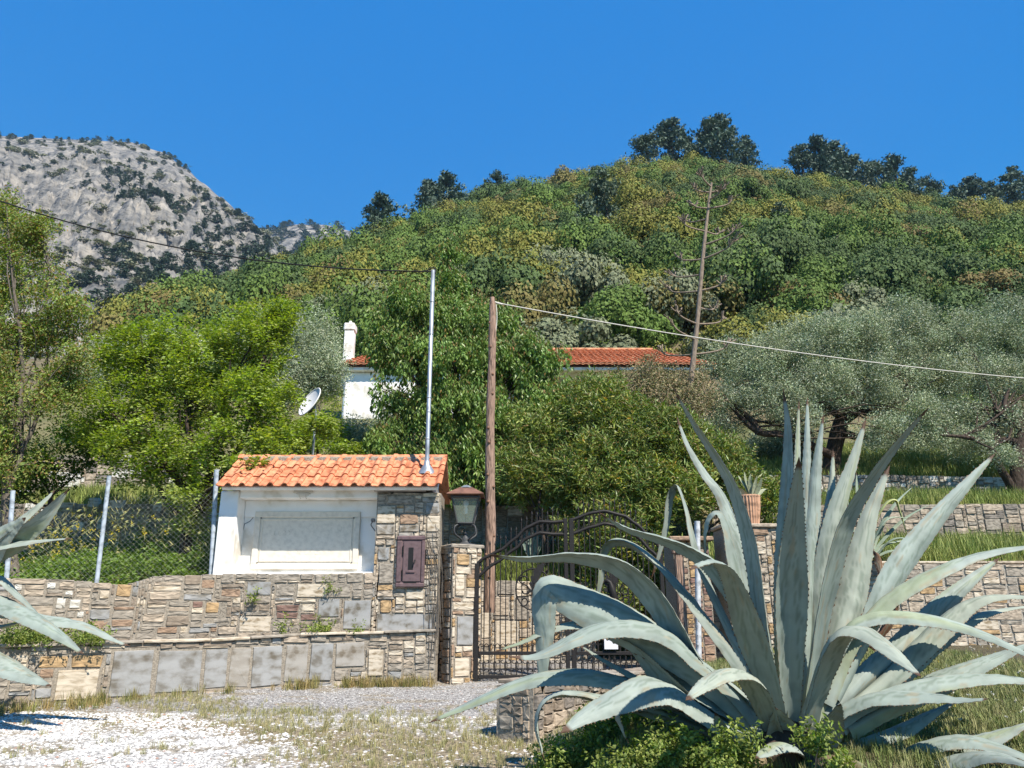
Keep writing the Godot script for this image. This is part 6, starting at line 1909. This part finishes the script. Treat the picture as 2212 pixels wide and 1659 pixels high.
func low_plants() -> void:
	# weeds behind the fence
	var w1 := clump(14, 0.14, 0.075, 0.038, "flat", [Color(0.19, 0.28, 0.06), Color(0.24, 0.32, 0.075), Color(0.14, 0.22, 0.05)])
	var ts := []
	var cs := []
	for i in 1500:
		var d := rr(11.6, 15.8)
		var px := rr(-60, 470)
		var p := P(px, 1200, d)
		if d < 12.0 - (470 - px) * 0.002: d += 1.0
		var h := rr(0.05, 0.55) * (0.5 + noise.get_noise_2d(p.x * 30, d * 30))
		if px > 300: h += 0.15
		ts.append(Transform3D(Basis(Vector3.UP, rr(0, TAU)).scaled(Vector3.ONE * rr(0.8, 1.3)), V(P(px, 1200, d).x, 1.62 + (d - 12) * 0.2 + maxf(0.02, h), -d)))
		var v := rr(0.75, 1.25)
		cs.append(Color(v, v, v * rr(0.8, 1.2)))
	tag(scatter(self, "weeds", ts, cs, w1, M.leaf), "leafy green weeds behind the chain link fence", "weeds")
	var fl := clump(7, 0.05, 0.028, 0.024, "up", [Color(0.75, 0.55, 0.03), Color(0.82, 0.66, 0.06)])
	ts = []; cs = []
	for i in 110:
		var c: Array = [[70, 1150], [200, 1135], [75, 1185], [330, 1170], [150, 1170], [290, 1140]][rng.randi() % 6]
		var d := rr(12.2, 14.5)
		var q := P(c[0] + rr(-55, 55), c[1] + rr(-32, 32), d)
		ts.append(Transform3D(Basis(rdir(), rr(0, TAU)).scaled(Vector3.ONE * rr(0.7, 1.3)), q))
		cs.append(Color.WHITE)
	tag(scatter(self, "yellow_flowers", ts, cs, fl, M.leaf), "yellow wild flowers among the weeds behind the fence", "flowers")
	# stems for the flowers
	var tall := clump(9, 0.28, 0.09, 0.012, "up", [Color(0.22, 0.24, 0.08), Color(0.30, 0.28, 0.12)])
	ts = []; cs = []
	for i in 260:
		var d := rr(12.2, 15.5)
		var px := rr(0, 460)
		ts.append(Transform3D(Basis(Vector3.UP, rr(0, TAU)).scaled(V(1, rr(1.2, 2.2), 1)), V(P(px, 1150, d).x, 1.75 + (d - 12) * 0.2 + rr(0.2, 0.7), -d)))
		cs.append(Color.WHITE)
	tag(scatter(self, "tall_weeds", ts, cs, tall, M.blade), "thin pale weed stems rising behind the fence", "weeds")
	# grass tufts
	var tuft := begin()
	for i in 16:
		var a := rr(0, TAU)
		var lean := rr(0.15, 0.6)
		var p := V(rr(-0.05, 0.05), 0, rr(-0.05, 0.05))
		var h := rr(0.5, 1.0) * 0.16
		var dv := V(cos(a), 0, sin(a))
		var s := dv.cross(Vector3.UP) * 0.0035
		var v := rr(0.8, 1.2)
		tuft.set_color(Color(v, v, v))
		var m1 := p + V(0, h * 0.6, 0) + dv * h * lean * 0.4
		var tp := p + V(0, h, 0) + dv * h * lean
		quad(tuft, p - s, p + s, m1 + s * 0.8, m1 - s * 0.8)
		tri(tuft, m1 - s * 0.8, m1 + s * 0.8, tp)
	var tm := done(tuft)
	ts = []; cs = []
	for i in 36000:
		var p := V(rr(-6.5, 6.5), 0, -rr(4.6, 12.6))
		var g := grassy(p)
		var b := bank(p.x, -p.z)
		if rng.randf() > g * (0.5 if b < 0.1 else 0.9): continue
		p.y = ground_y(p.x, -p.z) - 0.005
		var s := rr(0.25, 0.6) if b < 0.1 else rr(0.35, 0.85)
		ts.append(Transform3D(Basis(Vector3.UP, rr(0, TAU)).scaled(V(1, rr(0.6, 1.3), 1) * s), p))
		var dry := rng.randf()
		if b > 0.1: dry *= 0.7
		else: dry = 0.45 + 0.55 * dry
		cs.append(Color(0.16, 0.22, 0.055).lerp(Color(0.42, 0.36, 0.19), dry))
	# along the foot of the ledge wall and at the foot of the left agave
	var foot := Line.new(plan_of([[-100, 1450, 9.05], [0, 1450, 9.55], [300, 1450, 10.35], [600, 1450, 11.2], [780, 1450, 11.45], [940, 1450, 11.5]]))
	for i in 900:
		var s := rr(0, foot.length())
		var dens := 0.05 + 1.2 * noise.get_noise_1d(s * 60)
		if s > foot.length() * 0.62: dens += 0.3
		if s < foot.length() * 0.35: dens += 0.5
		if rng.randf() > dens: continue
		var a := foot.at(s)
		var q := V(a.x + rr(-0.05, 0.05), 0, a.y + rr(-0.06, 0.14) + (rr(0, 0.5) if s < foot.length() * 0.33 else 0.0))
		q.y = ground_y(q.x, -q.z) - 0.005
		ts.append(Transform3D(Basis(Vector3.UP, rr(0, TAU)).scaled(V(1, rr(0.7, 1.5), 1) * rr(0.4, 1.1)), q))
		cs.append(Color(0.17, 0.19, 0.05).lerp(Color(0.40, 0.29, 0.13), rng.randf()))
	tag(scatter(self, "dry_grass", ts, cs, tm, M.blade), "short dry grass tufts along the gravel lane", "grass")
	var wf := []
	var wc := []
	for i in 260:
		var p := V(rr(2.8, 7.5), 0, -rr(6.5, 12.4))
		p.y = ground_y(p.x, -p.z) + rr(0.06, 0.14)
		wf.append(Transform3D(Basis(rdir(), rr(0, TAU)).scaled(Vector3.ONE * rr(0.5, 1.0)), p))
		wc.append(Color.WHITE if rng.randf() < 0.9 else Color(1.0, 0.8, 0.1))
	tag(scatter(self, "wild_flowers", wf, wc, clump(6, 0.03, 0.022, 0.02, "up", [Color(0.62, 0.60, 0.54)]), M.blade), "tiny white and yellow flowers in the grass beyond the agave", "flowers")
	# green grass on the terraces
	ts = []; cs = []
	for i in 16000:
		var d := 0.0
		var y := 0.0
		var x := 0.0
		var r := rng.randf()
		if r < 0.2: d = rr(13.5, 16.4); x = rr(3.2, 12); y = 2.0 + (d - 13.4) * 0.2
		elif r < 0.35: d = rr(16.9, 19.0); x = rr(3.8, 14); y = 3.45 + (d - 16.75) * 0.2
		elif r < 0.75: d = rr(19.5, 26); x = rr(4, 20); y = 4.5 + (d - 19.3) * 0.33
		elif r < 0.85: d = rr(14.7, 16.2); x = rr(-1.1, 1.1); y = 1.80 + (d - 14.6) * 0.3
		else: d = rr(16.6, 20.2); x = rr(-11, 2); y = 3.42 + (d - 16.35) * 0.22
		ts.append(Transform3D(Basis(Vector3.UP, rr(0, TAU)).scaled(V(1.2, rr(1.0, 2.0), 1.2) * rr(1.0, 2.0)), V(x, y - 0.02, -d)))
		cs.append(Color(0.19, 0.28, 0.055).lerp(Color(0.36, 0.37, 0.12), rng.randf()))
	tag(scatter(self, "terrace_grass", ts, cs, tm, M.blade), "fresh green grass on the olive terraces", "grass")
	# pebbles
	var peb := begin()
	var oct := [V(1, 0, 0), V(0, 0, 1), V(-1, 0, 0), V(0, 0, -1)]
	for k in 4:
		var a: Vector3 = oct[k] * rr(0.8, 1.1); var b: Vector3 = oct[(k + 1) % 4] * rr(0.8, 1.1)
		var m1 := (a + b) * 0.62 + V(0, 0.25, 0)
		peb.set_color(Color.WHITE)
		tri(peb, a, m1, V(0.1, 0.62, 0)); tri(peb, m1, b, V(0.1, 0.62, 0)); tri(peb, a, b, m1)
	var pm := done(peb)
	ts = []; cs = []
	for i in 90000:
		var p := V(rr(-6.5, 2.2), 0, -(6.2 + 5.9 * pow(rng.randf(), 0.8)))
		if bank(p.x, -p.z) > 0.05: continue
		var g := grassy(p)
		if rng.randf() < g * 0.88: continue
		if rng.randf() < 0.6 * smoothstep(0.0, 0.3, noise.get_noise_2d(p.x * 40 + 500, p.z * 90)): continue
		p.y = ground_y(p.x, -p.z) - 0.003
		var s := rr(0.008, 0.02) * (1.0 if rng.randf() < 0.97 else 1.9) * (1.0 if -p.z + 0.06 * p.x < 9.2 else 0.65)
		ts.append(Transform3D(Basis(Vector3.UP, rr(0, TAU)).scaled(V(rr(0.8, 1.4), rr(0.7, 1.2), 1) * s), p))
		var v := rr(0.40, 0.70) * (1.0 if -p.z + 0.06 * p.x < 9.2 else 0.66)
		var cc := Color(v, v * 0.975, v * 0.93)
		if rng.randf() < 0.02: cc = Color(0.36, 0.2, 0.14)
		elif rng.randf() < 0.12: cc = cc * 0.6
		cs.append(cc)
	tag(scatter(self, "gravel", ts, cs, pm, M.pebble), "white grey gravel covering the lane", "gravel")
	# leafy plants growing on the ledge and bright shrubs at the agave's foot
	var cb := clump(18, 0.09, 0.032, 0.018, "up", [Color(0.18, 0.24, 0.05), Color(0.26, 0.31, 0.08), Color(0.12, 0.17, 0.04)])
	for q in [["bright green small leaved shrub at the agave's foot, largest", [lobe(1430, 1625, 5.7, 75, 38, 110), lobe(1360, 1660, 5.6, 75, 28, 80), lobe(1490, 1652, 5.6, 60, 34, 80)], 1430.0, 5.7],
		["bright green small leaved shrub in front of the agave stem", [lobe(1600, 1622, 5.35, 42, 38, 80), lobe(1575, 1658, 5.3, 55, 30, 70)], 1600.0, 5.35],
		["sprig of green leaves climbing the agave's lowest leaves", [lobe(1760, 1600, 5.2, 25, 30, 36), lobe(1775, 1650, 5.2, 35, 25, 50)], 1770.0, 5.2],
		["shaded green shrub under the agave beside the low wall", [lobe(1330, 1560, 6.6, 60, 40, 130), lobe(1400, 1540, 6.8, 60, 40, 130), lobe(1290, 1610, 6.4, 50, 40, 110), lobe(1450, 1560, 6.6, 60, 40, 130)], 1340.0, 6.6],
		["small green weed at the low wall's end", [lobe(1230, 1640, 6.3, 50, 25, 70), lobe(1180, 1650, 6.2, 40, 18, 50)], 1210.0, 6.3]]:
		var px: float = q[2]
		var gx := P(px, 1640, q[3]).x
		var t := thing("small_shrub", q[0], "shrub", V(gx, ground_y(gx, q[3]), -q[3]))
		var st := begin()
		for lo in q[1]:
			for k in 4: limb(st, t.position + V(rr(-0.05, 0.05), -0.02, rr(-0.05, 0.05)), lo[0] + rdir() * lo[1] * 0.6, 0.006, 0.002, 0.1, 4)
		part("stem", done(st), M.bark_grey, t)
		crown(t, "foliage", q[1], cb, M.leaf, 0.7, 1.35, "up", 0.0, 5.0, 0.3)
	for q in [["ivy like plants on the ledge near the left agave", [lobe(80, 1372, 9.9, 55, 16, 90), lobe(180, 1376, 10.2, 50, 14, 80), lobe(30, 1378, 9.8, 50, 14, 50)], 110.0, 10.0], ["tiny weeds sprouting on the ledge under the niche", [lobe(695, 1352, 11.6, 40, 9, 26), lobe(612, 1352, 11.55, 5, 14, 7), lobe(770, 1358, 11.6, 12, 8, 8), lobe(545, 1290, 11.65, 14, 6, 8), lobe(714, 1264, 11.65, 7, 14, 6)], 690.0, 11.6]]:
		var t := thing("ledge_plant", q[0], "plant", P(q[2], 1380, q[3]))
		crown(t, "foliage", q[1], cb, M.leaf, 0.9, 1.5, "up", -0.5, 3.0)
	# trailing dry vine on the stone pillar and gate pillar
	var vn := thing("dry_vine", "thin bare vine stems climbing the stone pillar edge", "vine", P(945, 1465, 11.6))
	for k in 9:
		var st := begin()
		var x := 930.0 + k * 3.2
		tube(st, spline([P(x + rr(-4, 8), 1440 - k * 12, 11.62), P(x + rr(-6, 6), 1330, 11.64), P(x + rr(-10, 4), 1230, 11.66), P(x - rr(0, 24), 1150 + rr(-20, 30), 11.66)], 14), 0.005, 4)
		part("stem", done(st), M.bark_grey, vn)
